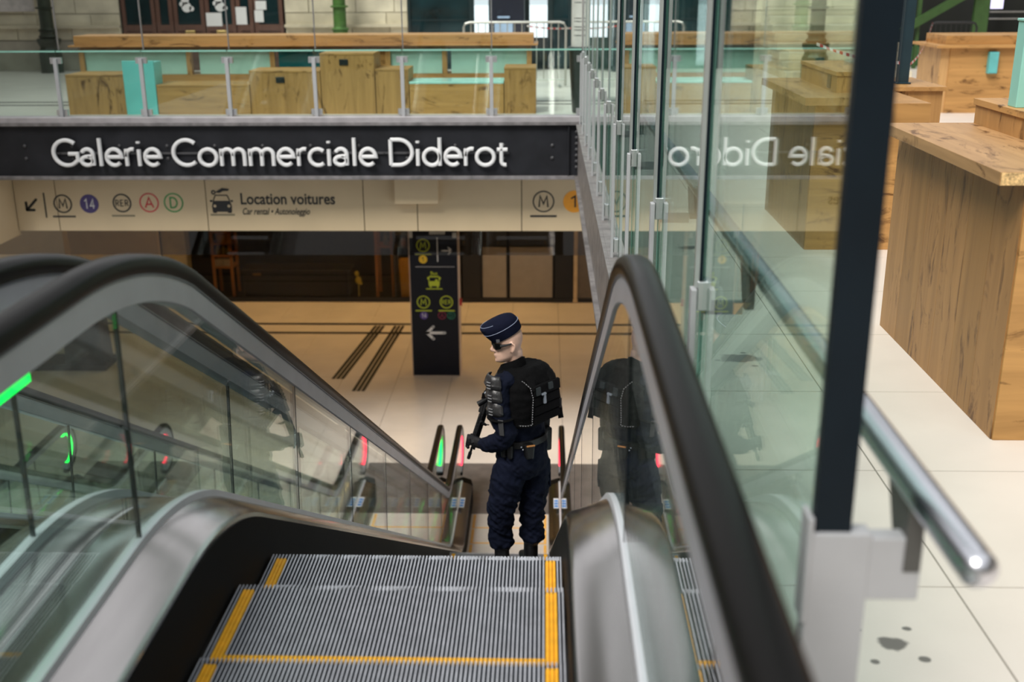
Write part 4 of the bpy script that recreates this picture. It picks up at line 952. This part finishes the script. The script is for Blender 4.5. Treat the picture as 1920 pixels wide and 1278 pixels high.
# ================================================================== OFFICER
MO = Vector((-.166, 6.80, -2.18))
FW = Vector((-.75, .66, 0)).normalized(); LF = Vector((-.66, -.75, 0)).normalized(); UP = Vector((0, 0, 1))
man = empty('person', MO, 'person in navy uniform, black vest and cap on the escalator, holding a rifle', 'person')
def W(x, y, z): return MO + Vector((x, y, z))
def loft(mb, rings, n=24, mi=0, power=2.4):
    """rings: (centre, axisA * halfA, axisB * halfB) superellipse sections"""
    o = len(mb.v)
    for c, A, B_ in rings:
        for k in range(n):
            t = 2 * math.pi * k / n; ct, s_ = math.cos(t), math.sin(t)
            a = math.copysign(abs(ct) ** (2 / power), ct); b = math.copysign(abs(s_) ** (2 / power), s_)
            mb.v.append(tuple(c + A * a + B_ * b))
    m_ = len(rings)
    for i in range(m_ - 1):
        for k in range(n): mb.f.append((o + i * n + k, o + i * n + (k + 1) % n, o + (i + 1) * n + (k + 1) % n, o + (i + 1) * n + k)); mb.mi.append(mi)
    mb.f += [tuple(o + k for k in range(n - 1, -1, -1)), tuple(o + (m_ - 1) * n + k for k in range(n))]; mb.mi += [mi, mi]
    return mb
def remeshed(name, mb, voxel, smooth_it=4, post=None, mats=None, pick=None, parent=None):
    me = mb.mesh('tmp', BLACK); o = bpy.data.objects.new('tmp', me); COL.objects.link(o)
    r_ = o.modifiers.new('r', 'REMESH'); r_.mode = 'VOXEL'; r_.voxel_size = voxel; r_.use_smooth_shade = True
    s_ = o.modifiers.new('s', 'SMOOTH'); s_.iterations = smooth_it; s_.factor = .5
    dg = bpy.context.evaluated_depsgraph_get(); out = bpy.data.meshes.new_from_object(o.evaluated_get(dg)); bpy.data.objects.remove(o)
    out.name = name
    if post:
        nr = [v.normal.copy() for v in out.vertices]
        for v, n_ in zip(out.vertices, nr): v.co += n_ * post(v.co)
    out.materials.clear()
    for m_ in mats: out.materials.append(m_)
    if pick:
        for p_ in out.polygons: p_.material_index = pick(p_.center)
    for p_ in out.polygons: p_.use_smooth = True
    out.update(); return link(name, out, parent)
NAVYC = mat('navy_cloth', (.0042, .0062, .016), .85, 0, .25, 9, bump=.25, bscale=220, spec=.12)
SKIN = mat('skin', (.70, .44, .33), .5, 0, .10, 14, var2=(.78, .51, .39)); LEATHER = mat('black_leather', (.006, .006, .0065), .42, 0, .25, 30, bump=.15, bscale=80, spec=.3)
VESTM = mat('black_vest', (.0028, .0028, .0032), .85, 0, .3, 20, bump=.35, bscale=160, spec=.10)
b = MB()
tor = [(.74, .00, .150, .120), (.82, .0, .178, .148), (.92, .0, .178, .145), (1.0, .0, .168, .132), (1.10, .01, .172, .135), (1.25, .02, .185, .138), (1.37, .02, .190, .130), (1.45, .015, .168, .105), (1.50, .005, .108, .080), (1.525, .0, .058, .058)]
loft(b, [(W(.02 + (.012 if z > 1.2 else 0) - (.07 if z > 1.5 else .02 if z > 1.45 else 0), 0, z) + FW * f, LF * hw, FW * hd) for z, f, hw, hd in tor])
# legs
hipc = W(.02, 0, 0)
def limb(pts, rad, n=14): b.tube([W(*p) for p in pts], rad, n, up=(.3, .9, .1))
limb([(-.045, -.07, .86), (-.07, -.065, .74), (-.095, -.06, .62), (-.118, -.06, .50), (-.125, -.045, .40), (-.128, -.04, .28), (-.124, -.04, .22), (-.12, -.04, .185)], [.10, .116, .106, .092, .084, .076, .084, .058])
limb([(.09, .07, .86), (.10, .065, .74), (.098, .06, .62), (.092, .055, .50), (.090, .06, .40), (.088, .06, .28), (.09, .06, .215), (.084, .06, .175)], [.10, .114, .104, .090, .082, .075, .084, .058])
# boots
BZ = pz(6.93) - MO.z
def boot(c, d, b_=None):
    d = Vector(d).normalized(); s_ = d.cross(UP); q = b_ or b
    loft(q, [(W(*c) + d * .0 + UP * h - MO + MO, d * a, s_ * w_) for h, a, w_ in ((.29, .050, .047), (.20, .052, .048), (.12, .053, .048), (.08, .058, .048))], 16)
    loft(q, [(W(*c) + d * f_ + UP * h, UP * hh, s_ * w_) for f_, h, hh, w_ in ((-.075, .035, .033, .030), (-.06, .04, .04, .038), (-.01, .048, .046, .043), (.06, .042, .040, .046), (.12, .034, .032, .044), (.165, .028, .024, .032))], 16, power=2.8)
boot((-.120, -.04, BZ), (-.93, -.1, 0)); boot((.080, .06, BZ), (-.35, .9, 0))
# arms
limb([(-.05, -.12, 1.455), (-.112, -.160, 1.435), (-.12, -.175, 1.32), (-.105, -.185, 1.20), (-.072, -.185, 1.10), (-.10, -.16, 1.045), (-.17, -.09, .985), (-.235, -.02, .945)], [.062, .072, .071, .068, .070, .068, .058, .046])
limb([(.12, .12, 1.43), (.155, .16, 1.39), (.14, .20, 1.29), (.10, .245, 1.18), (.0, .28, 1.14), (-.10, .26, 1.15), (-.16, .20, 1.16)], [.062, .070, .066, .062, .060, .052, .042])
# head
HF = Vector((-.945, -.30, -.12)).normalized(); HS = Vector((.30, -.945, 0)).normalized(); HU = HF.cross(HS).normalized()
if HU.z < 0: HU = -HU
HO = W(-.054, -.025, 1.558)
def HP(f, s_, u): return HO + HF * f + HS * s_ + HU * u
prof = [(.000, .084, -.005, .030), (.012, .094, -.02, .043), (.030, .096, -.04, .055), (.045, .094, -.055, .060), (.055, .096, -.065, .062), (.075, .093, -.078, .067), (.095, .092, -.086, .071), (.115, .087, -.094, .074), (.130, .089, -.098, .075), (.145, .095, -.100, .076), (.165, .094, -.102, .077), (.190, .084, -.098, .073), (.210, .062, -.082, .060), (.225, .030, -.050, .035)]
loft(b, [(HP((f + k_) / 2, 0, u), HF * ((f - k_) / 2), HS * w_) for u, f, k_, w_ in prof], 24, power=2.25)
b.tube([HP(-.030, 0, .06), HP(-.032, 0, .0), HP(-.034, 0, -.05), W(-.02, .0, 1.46)], [.058, .056, .058, .07], 16, up=tuple(HF))
# nose, lips, brow, chin
b.tube([HP(.090, 0, .138), HP(.100, 0, .118), HP(.113, 0, .095), HP(.108, 0, .082)], [.009, .011, .0135, .012], 10, up=tuple(HS))
for s_ in (-1, 1): b.ball(HP(.098, s_ * .012, .086), .010, 8, 6)
b.tube([HP(.088, -.022, .058), HP(.099, 0, .0605), HP(.088, .022, .058)], [.005, .0075, .005], 8); b.tube([HP(.088, -.020, .048), HP(.0985, 0, .0475), HP(.088, .020, .048)], [.005, .0075, .005], 8)
b.ball(HP(.085, 0, .016), .017, 10, 8)
b.tube([HP(.080, -.045, .147), HP(.093, 0, .145), HP(.080, .045, .147)], [.010, .011, .010], 8)
for s_ in (-1, 1):   # ears
    b.tube([HP(.0, s_ * .076, .072), HP(-.008, s_ * .084, .084), HP(-.019, s_ * .090, .104), HP(-.021, s_ * .091, .124), HP(-.006, s_ * .086, .139), HP(.008, s_ * .078, .126)], [.0075, .0075, .008, .008, .0075, .006], 8)
    b.ball(HP(-.004, s_ * .077, .105), (.010, .007, .018), 10, 8)
def folds(co):
    l = co - MO
    if l.z > 1.50: return 0
    if l.z < .19: return 0
    n1 = noise.noise(Vector((l.x * 9, l.y * 9, l.z * 20 + l.x * 14))); n2 = noise.noise(Vector((l.x * 22 + 5, l.y * 22, l.z * 34 - l.x * 26)))
    k_ = 1.5 if l.z < .62 else .9
    rg = 1 - abs(n1) * 2
    return (rg * .0085 + n2 * .005) * k_
def pick(c):
    l = c - MO
    if (c - HO).dot(HU) > -.035 and l.z > 1.50 and abs((c - HO).dot(HS)) < .11 and (c - HO).dot(HF) > -.13: return 1
    if l.z < .20: return 2
    return 0
body = remeshed('body', b, .0062, 3, folds, [NAVYC, SKIN, LEATHER], pick, man)
# stubble shade on the shaved scalp, kept as hair
ob('boot_sole', MB().box(-.05, .05, -.05, .05, 0, .01), LEATHER) if False else None
# --- cap
NAVYCAP = mat('cap_navy', (.0045, .006, .017), .85, 0, .2, 20, bump=.2, bscale=200, spec=.1); PIPE = mat('piping_blue', (.30, .34, .48), .6)
def ringpts(f0, f1, u0, u1, hw, n=36, pw=2.2):
    """ellipse: front (f0,u0) to back (f1,u1), half-width hw"""
    out = []
    for k in range(n):
        t = 2 * math.pi * k / n; ct, s_ = math.cos(t), math.sin(t)
        a = math.copysign(abs(ct) ** (2 / pw), ct); c_ = math.copysign(abs(s_) ** (2 / pw), s_)
        f = (f0 + f1) / 2 + (f0 - f1) / 2 * a; u = (u0 + u1) / 2 + (u0 - u1) / 2 * a
        out.append(HP(f, hw * c_, u))
    return out
caprings = [ringpts(.098, -.095, .146, .218, .076), ringpts(.106, -.101, .146, .220, .083), ringpts(.136, -.090, .180, .262, .088), ringpts(.158, -.078, .212, .285, .087), ringpts(.172, -.066, .240, .300, .080), ringpts(.166, -.050, .258, .312, .066), ringpts(.135, -.020, .278, .318, .042), ringpts(.09, .02, .297, .316, .015)]
m = MB(); n = 36
for r_ in caprings: m.v += [tuple(p) for p in r_]
for i in range(len(caprings) - 1):
    for k in range(n): m.f.append((i * n + k, i * n + (k + 1) % n, (i + 1) * n + (k + 1) % n, (i + 1) * n + k)); m.mi.append(0)
m.f.append(tuple(range((len(caprings) - 1) * n, len(caprings) * n))); m.mi.append(0)
cap_ = ob('cap', m, NAVYCAP, man, smooth=True, label='navy side cap with pale piping')
def loopt(mb, pts, r, n=6): mb.tube(list(pts) + [pts[0]], r, n, cap=False)
m = MB(); loopt(m, ringpts(.1525, -.0825, .203, .279, .0885), .0017); m.tube([caprings[5][k % 36] for k in range(-7, 8)], .0014, 6); ob('piping', m, PIPE, cap_, smooth=True)
s1 = 1 if HS.y < 0 else -1
bp_ = [HP(.112, s1 * .060, .185), HP(.100, s1 * .070, .190)]
c_ = HP(.082, s1 * .0775, .172); ob('rank_badge', MB().hexa([c_ + HF * a + HU * u + HS * s1 * e for e in (-.012, .0035) for (a, u) in ((-.010, -.010), (.010, -.010), (.010, .008), (-.010, .008))]), mat('badge_grey', (.10, .10, .11), .6), cap_)
# --- sunglasses
sg = MB()
for s_ in (-1, 1):
    sg.hexa([HP(.106, s_ * .012, .108), HP(.097, s_ * .046, .102), HP(.086, s_ * .046, .102), HP(.096, s_ * .012, .108), HP(.109, s_ * .004, .143), HP(.100, s_ * .050, .147), HP(.088, s_ * .050, .147), HP(.098, s_ * .004, .143)])
    sg.hexa([HP(.097, s_ * .046, .102), HP(.072, s_ * .074, .112), HP(.066, s_ * .066, .112), HP(.086, s_ * .046, .102), HP(.100, s_ * .050, .147), HP(.070, s_ * .083, .143), HP(.062, s_ * .074, .143), HP(.088, s_ * .050, .147)])
gl_ = ob('sunglasses', sg, mat('lens_black', (.003, .0025, .003), .15, spec=.2), man, label='black wraparound sunglasses')
m = MB()
for s_ in (-1, 1): m.tube([HP(.074, s_ * .078, .135), HP(.03, s_ * .084, .134), HP(-.012, s_ * .086, .138)], [.010, .007, .004], 6)
ob('temple_arm', m, BLACK, gl_)
# --- collar
m = MB()
cc = []
for k in range(25):
    a = R(-150 + 300 * k / 24); d = -(FW * .6 - HF * -.4).normalized()
    cc.append(W(-.038, -.005, 1.515) + (Vector((math.cos(a), math.sin(a), 0)) @ Matrix.Rotation(math.atan2(.66, -.75), 3, 'Z').transposed().inverted() if False else Vector((math.cos(a + math.atan2(-.66, .75)), math.sin(a + math.atan2(-.66, .75)), 0))) * .085)
vs = []
for i, p in enumerate(cc):
    h_ = .095 - .085 * (abs(i - 12) / 12) ** 1.2; o_ = (p - W(-.038, -.005, 1.515)).normalized()
    vs += [p - UP * .055 + o_ * .02, p + UP * (h_ - .02) - o_ * .006, p + UP * (h_ - .028) - o_ * .016, p - UP * .055 - o_ * .0]
m.v = [tuple(v) for v in vs]
for i in range(24):
    for k in range(4): m.f.append((i * 4 + k, i * 4 + (k + 1) % 4, i * 4 + 4 + (k + 1) % 4, i * 4 + 4 + k)); m.mi.append(0)
ob('collar', m, VESTM, man, smooth=True)
# --- ballistic vest
m = MB()
vr = [(1.135, .0, .190, .150), (1.15, .0, .205, .165), (1.22, -.005, .218, .175), (1.34, -.01, .222, .175), (1.43, -.01, .205, .160), (1.495, -.015, .165, .120), (1.525, -.015, .12, .085)]
loft(m, [(W(.034, 0, z) + FW * f, LF * hw, FW * hd) for z, f, hw, hd in vr], 32, power=3.0)
def vf(co):
    l = co - MO; return .005 * noise.noise(Vector((l.x * 10, l.y * 10, l.z * 30))) + .003 * noise.noise(Vector((l.x * 40, l.y * 40, l.z * 40)))
vest = remeshed('vest', m, .008, 2, vf, [VESTM], None, man); vest['label'] = 'bulky black ballistic vest'
BK = -FW
def VB(s_, z, d=.0): return W(.034, 0, z) + BK * (.185 + d) + LF * s_          # point on the back of the vest
# back pack panel, quilted in rows
m = MB()
for (za, zb) in ((1.165, 1.225), (1.228, 1.29), (1.293, 1.355), (1.358, 1.43)):
    m.hexa([VB(-.15, za, -.02), VB(.115, za, -.02), VB(.115, za, .012), VB(-.15, za, .012), VB(-.15, zb, -.02), VB(.115, zb, -.02), VB(.110, zb, .008), VB(-.145, zb, .008)])
ob('back_panel', m, VESTM, vest, bevel=.008)
m = MB()
path_ = [VB(.150, 1.475, -.10), VB(.145, 1.46, -.05), VB(.135, 1.43, -.005), VB(.125, 1.36, .010), VB(.128, 1.29, .008), VB(.128, 1.20, .004), VB(.125, 1.175, .004), VB(.16, 1.172, -.015), VB(.195, 1.175, -.05)]
pp = []
for a, c_ in zip(path_, path_[1:]):
    L_ = (c_ - a).length; k_ = int(L_ / .008)
    for i in range(k_): pp.append(a.lerp(c_, i / k_))
for i, p in enumerate(pp):
    if i % 2 == 0: m.ball(p + BK * .005 + LF * .002, .0030, 5, 4)
ob('zip_teeth', m, mat('zip_grey', (.42, .42, .45), .5), vest)
m = MB().tube(path_, .004, 6); ob('zip_tape', m, BLACK, vest)
def patch(nm, s_, z, ws, hs, mt_, d=.022, par=None):
    return ob(nm, MB().hexa([VB(s_ - ws, z - hs, d - .012), VB(s_ + ws, z - hs, d - .012), VB(s_ + ws, z - hs, d), VB(s_ - ws, z - hs, d), VB(s_ - ws, z + hs, d - .02), VB(s_ + ws, z + hs, d - .02), VB(s_ + ws, z + hs, d - .006), VB(s_ - ws, z + hs, d - .006)]), mt_, par or vest, bevel=.003)
patch('grey_tab', .075, 1.395, .020, .026, mat('tab_grey', (.02, .026, .028), .6, spec=.2)); patch('grey_tab', -.045, 1.405, .02, .022, mat('tab_grey', None))
SIL = mat('clip_silver', (.22, .25, .29), .4, .2)
patch('clip_head', .028, 1.368, .022, .006, SIL, .026); patch('clip', .018, 1.335, .011, .036, SIL, .026)
for s_ in (.10, -.10):
    ob('shoulder_strap', MB().tube([VB(s_, 1.40, -.0), VB(s_ * .95, 1.465, -.04), W(.034, 0, 1.515) + LF * s_ * .95, W(.034, 0, 1.47) + FW * .12 + LF * s_], [.03, .034, .034, .028], 10, squash=.45), VESTM, vest, smooth=True)
# side strap hanging loose at the right
m = MB()
q0 = [W(.235, .02, 1.40), W(.255, .02, 1.34), W(.268, .0, 1.25), W(.278, -.01, 1.19), W(.285, -.01, 1.135)]
for a, c_ in zip(q0, q0[1:]): m.hexa([a + Vector((-.018, 0, 0)), a + Vector((.014, .02, 0)), a + Vector((.014, .03, 0)), a + Vector((-.018, .01, 0)), c_ + Vector((-.02, 0, 0)), c_ + Vector((.016, .02, 0)), c_ + Vector((.016, .03, 0)), c_ + Vector((-.02, .01, 0))])
ob('loose_strap', m, VESTM, vest)
ob('strap_buckle', MB().box(-.022, .022, -.012, .012, -.03, .03), BLACK, vest).location = W(.265, .0, 1.245)
# --- shoulder and arm plates
PADM = mat('plate_leather', (.022, .021, .022), .30, 0, .3, 18, bump=.2, bscale=60)
pads = empty('arm_guard', W(-.13, -.2, 1.3)); pads.parent = man; pads.matrix_parent_inverse = Matrix.Translation(-man.location)
OUTD = Vector((-.86, -.50, 0)).normalized(); TAN = UP.cross(OUTD).normalized()
for i, (cz, sc) in enumerate(((1.462, .068), (1.375, .066), (1.285, .070))):
    ctr = W(-.127 + .006 * i, -.165 - .006 * i, cz)
    m = MB(); nu, nv = 14, 9; o = 0
    for a in range(nv + 1):
        for k in range(nu + 1):
            th = R(-78 + 156 * k / nu); ph = -1 + 2 * a / nv
            wd = .074 * (1 - .30 * max(0, -ph) ** 2 - .18 * max(0, ph) ** 2); lift = .016 * (1 - ph * ph) + (.010 if ph < 0 else 0)
            wdd = wd + lift * .6
            p = ctr + OUTD * (math.cos(th) * wdd + .006) + TAN * math.sin(th) * wdd + UP * (ph * sc * .80 - .010 * (1 - math.cos(th)))
            m.v.append(tuple(p))
    for a in range(nv):
        for k in range(nu): m.f.append((a * (nu + 1) + k, a * (nu + 1) + k + 1, (a + 1) * (nu + 1) + k + 1, (a + 1) * (nu + 1) + k)); m.mi.append(0)
    pl_ = ob('plate', m, PADM, man, smooth=True); sdm = pl_.modifiers.new('s', 'SOLIDIFY'); sdm.thickness = .008
    rb = MB()
    for t_ in (-.028, -.008, .012): 
        aa = [ctr + OUTD * (math.cos(R(x_)) * .090 + .006) + TAN * math.sin(R(x_)) * .090 + UP * (t_) for x_ in (12, 22, 32)]
        rb.tube(aa, .0035, 6)
    ob('plate_rib', rb, mat('rib_grey', (.20, .20, .21), .35), pl_, smooth=True)
bpy.data.objects.remove(pads)
m = MB().tube([W(-.112, -.185, 1.215) + OUTD * (math.cos(R(x_)) * .078) + TAN * math.sin(R(x_)) * .078 for x_ in range(-180, 181, 20)], .016, 8, squash=.5); ob('arm_strap', m, VESTM, man, smooth=True)
m = MB().hexa([W(-.118, -.262, 1.115), W(-.088, -.270, 1.115), W(-.088, -.258, 1.115), W(-.118, -.250, 1.115), W(-.130, -.266, 1.225), W(-.095, -.275, 1.225), W(-.095, -.26, 1.225), W(-.130, -.252, 1.225)]); ob('strap_tail', m, mat('webbing', (.04, .04, .042), .7), man, bevel=.003)
# --- belt with pouches
m = MB(); loft(m, [(W(.022, 0, z), LF * .182, FW * .150) for z in (.985, 1.03)], 32, power=2.4); belt = ob('belt', m, LEATHER, man, smooth=True)
def pouch(a, z, ws, hs, dp, mt_=LEATHER, nm='pouch', flap=True):
    d = (LF * math.cos(R(a)) - FW * math.sin(R(a))); t_ = UP.cross(d); c_ = W(.022, 0, z) + LF * .182 * math.cos(R(a)) - FW * .150 * math.sin(R(a))
    m_ = MB().hexa([c_ + t_ * sx * ws * k + d * e + UP * u for (u, k) in ((-hs, .75), (hs, 1)) for (sx, e) in ((-1, -.01), (1, -.01), (1, dp), (-1, dp))])
    p_ = ob(nm, m_, mt_, belt, bevel=.012)
    if flap: ob('flap', MB().hexa([c_ + t_ * sx * ws * 1.06 + d * e + UP * u for u in (hs * .25, hs * 1.06) for (sx, e) in ((-1, 0), (1, 0), (1, dp + .008), (-1, dp + .008))]), mt_, p_, bevel=.008) if False else None
    return c_ + d * (dp + .008), d, t_
c_, d, t_ = pouch(62, .965, .036, .050, .045); pouch(22, .965, .022, .05, .035); pouch(5, .965, .022, .05, .03)
ob('brass_stud', MB().ball(W(.022, 0, .985) + LF * .205 * math.cos(R(10)) - FW * .185 * math.sin(R(10)), .008, 8, 6), mat('brass_stud', (.7, .45, .2), .3, .8), belt)
for a in (46, 49): ob('steel_stud', MB().ball(W(.022, 0, 1.0 - (a - 46) * .006) + LF * .20 * math.cos(R(a)) - FW * .17 * math.sin(R(a)), .006, 8, 6), SIL, belt)
ob('pouch_trim', MB().box(-.028, .028, -.004, .004, -.004, .004), mat('trim_orange', (.45, .2, .06), .5), belt).matrix_local = Matrix.Translation(c_ + UP * .052 - W(0, 0, 0) + MO) @ Matrix.Rotation(math.atan2(t_.y, t_.x), 4, 'Z')
pouch(158, .945, .030, .085, .045, nm='holster'); c2_, d2, t2 = pouch(172, 1.045, .024, .035, .06, nm='pistol_grip')
# cargo pockets
for (cx_, cy_, sgn_) in ((-.175, -.14, -1), (.20, .11, 1)):
    q_ = MB().hexa([W(cx_, cy_ - .06, .60), W(cx_ + .02 * sgn_, cy_ - .06, .60), W(cx_ + .02 * sgn_, cy_ + .07, .60), W(cx_, cy_ + .07, .60), W(cx_, cy_ - .06, .76), W(cx_ + .016 * sgn_, cy_ - .06, .76), W(cx_ + .016 * sgn_, cy_ + .07, .76), W(cx_, cy_ + .07, .76)]) if sgn_ > 0 else None
    if q_: ob('cargo_pocket', q_, NAVYC, man, bevel=.008)
# --- rifle (held: a thing of its own)
MZ = W(-.348, .045, .812); RD = Vector((.31, .06, .95)).normalized(); RS = Vector((-.75, -.62, .18)); RS = (RS - RD * RS.dot(RD)).normalized(); RT = RD.cross(RS)
gun = empty('rifle', MZ, 'black rifle slung muzzle-down in the officer\'s gloved hands', 'rifle')
def RP(a, s_=0, t=0): return MZ + RD * a + RS * s_ + RT * t
def rbox(a0, a1, s0, s1, t0, t1): return [RP(a, s_, t) for a in (a0, a1) for (s_, t) in ((s0, t0), (s1, t0), (s1, t1), (s0, t1))]
GUNM = mat('gun_black', (.005, .005, .006), .42, .0, .2, spec=.3)
ob('barrel', MB().tube([RP(0), RP(.01), RP(.05), RP(.051), RP(.16)], [.011, .0125, .0125, .009, .009], 12), GUNM, gun, smooth=True)
ob('handguard', MB().hexa(rbox(.12, .34, -.020, .020, -.021, .021)), GUNM, gun, bevel=.006)
m = MB()
for k in range(9): m.hexa(rbox(.13 + k * .023, .142 + k * .023, -.023, .023, -.008, .008))
ob('rail_teeth', m, GUNM, gun)
ob('receiver', MB().hexa(rbox(.34, .54, -.022, .022, -.035, .028)), GUNM, gun, bevel=.006)
ob('stock', MB().hexa(rbox(.54, .575, -.016, .016, -.028, .018)), GUNM, gun, bevel=.006)
ob('magazine', MB().hexa([RP(.36, -.012, .03), RP(.36, .012, .03), RP(.41, .012, .03), RP(.41, -.012, .03), RP(.30, -.012, .16), RP(.30, .012, .16), RP(.35, .012, .17), RP(.35, -.012, .17)]), GUNM, gun, bevel=.004)
ob('grip', MB().hexa([RP(.47, -.013, .03), RP(.47, .013, .03), RP(.51, .013, .03), RP(.51, -.013, .03), RP(.52, -.013, .12), RP(.52, .013, .12), RP(.56, .013, .12), RP(.56, -.013, .12)]), GUNM, gun, bevel=.006)
m = MB().hexa(rbox(.28, .292, -.008, .008, .02, .062)).hexa(rbox(.284, .289, -.03, .03, .052, .060)); ob('front_sight', m, GUNM, gun)
ob('sling', MB().tube([RP(.30, .02, .03), W(-.275, -.02, 1.10), W(-.245, -.04, 1.20), W(-.20, -.02, 1.36), W(-.12, .05, 1.47)], .010, 6, squash=.4), BLACK, gun)
ob('torch', MB().tube([W(-.268, -.08, 1.262), W(-.253, -.075, 1.268), W(-.175, -.03, 1.30)], [.019, .019, .016], 14), GUNM, gun, smooth=True)
ob('torch_mount', MB().hexa([W(-.245, -.07, 1.300), W(-.185, -.05, 1.275), W(-.175, -.03, 1.275), W(-.235, -.05, 1.300), W(-.24, -.07, 1.338), W(-.177, -.05, 1.313), W(-.167, -.03, 1.313), W(-.23, -.05, 1.338)]), GUNM, gun, bevel=.004)
ob('sling_clips', MB().ball(W(-.215, -.09, 1.345), .010, 8, 6).ball(W(-.208, -.095, 1.328), .008, 8, 6).ball(W(-.196, -.10, 1.32), .008, 8, 6), SIL, gun)
# --- gloved hands: palm, four fingers and a thumb closed on the rifle
def hand(a0, side, wrist, nm):
    m_ = MB(); pc = RP(a0 + .035, .034 * side, -.012)
    m_.tube([wrist, wrist.lerp(pc, .55), pc, RP(a0 + .0, .036 * side, .0)], [.036, .040, .043, .030], 12, squash=.62, up=tuple(RS))
    for k, ln in enumerate((.95, 1.0, .96, .82)):
        a = a0 - .018 + k * .0225; pts = []
        for j in range(6):
            th = (R(-15) + R(190) * ln * j / 5); rr_ = .039
            pts.append(RP(a + .003 * j, rr_ * math.cos(th) * side, -rr_ * .92 * math.sin(th)))
        m_.tube(pts, [.0115, .0112, .0108, .0102, .0095, .008], 8)
        for j in (1, 3): m_.ball(pts[j], .0122, 8, 6)
    th_ = [RP(a0 + .055, .040 * side, .015), RP(a0 + .035, .040 * side, .034), RP(a0 + .008, .026 * side, .042), RP(a0 - .012, .012 * side, .040)]
    m_.tube(th_, [.015, .0135, .012, .009], 8)
    return remeshed(nm, m_, .0032, 2, None, [mat('glove_black', (.006, .006, .007), .6, 0, .25, 30, bump=.2, bscale=150, spec=.2)], None, man)
hand(.105, 1, W(-.235, -.02, .945), 'glove'); hand(.43, -1, W(-.165, .195, 1.16), 'glove')
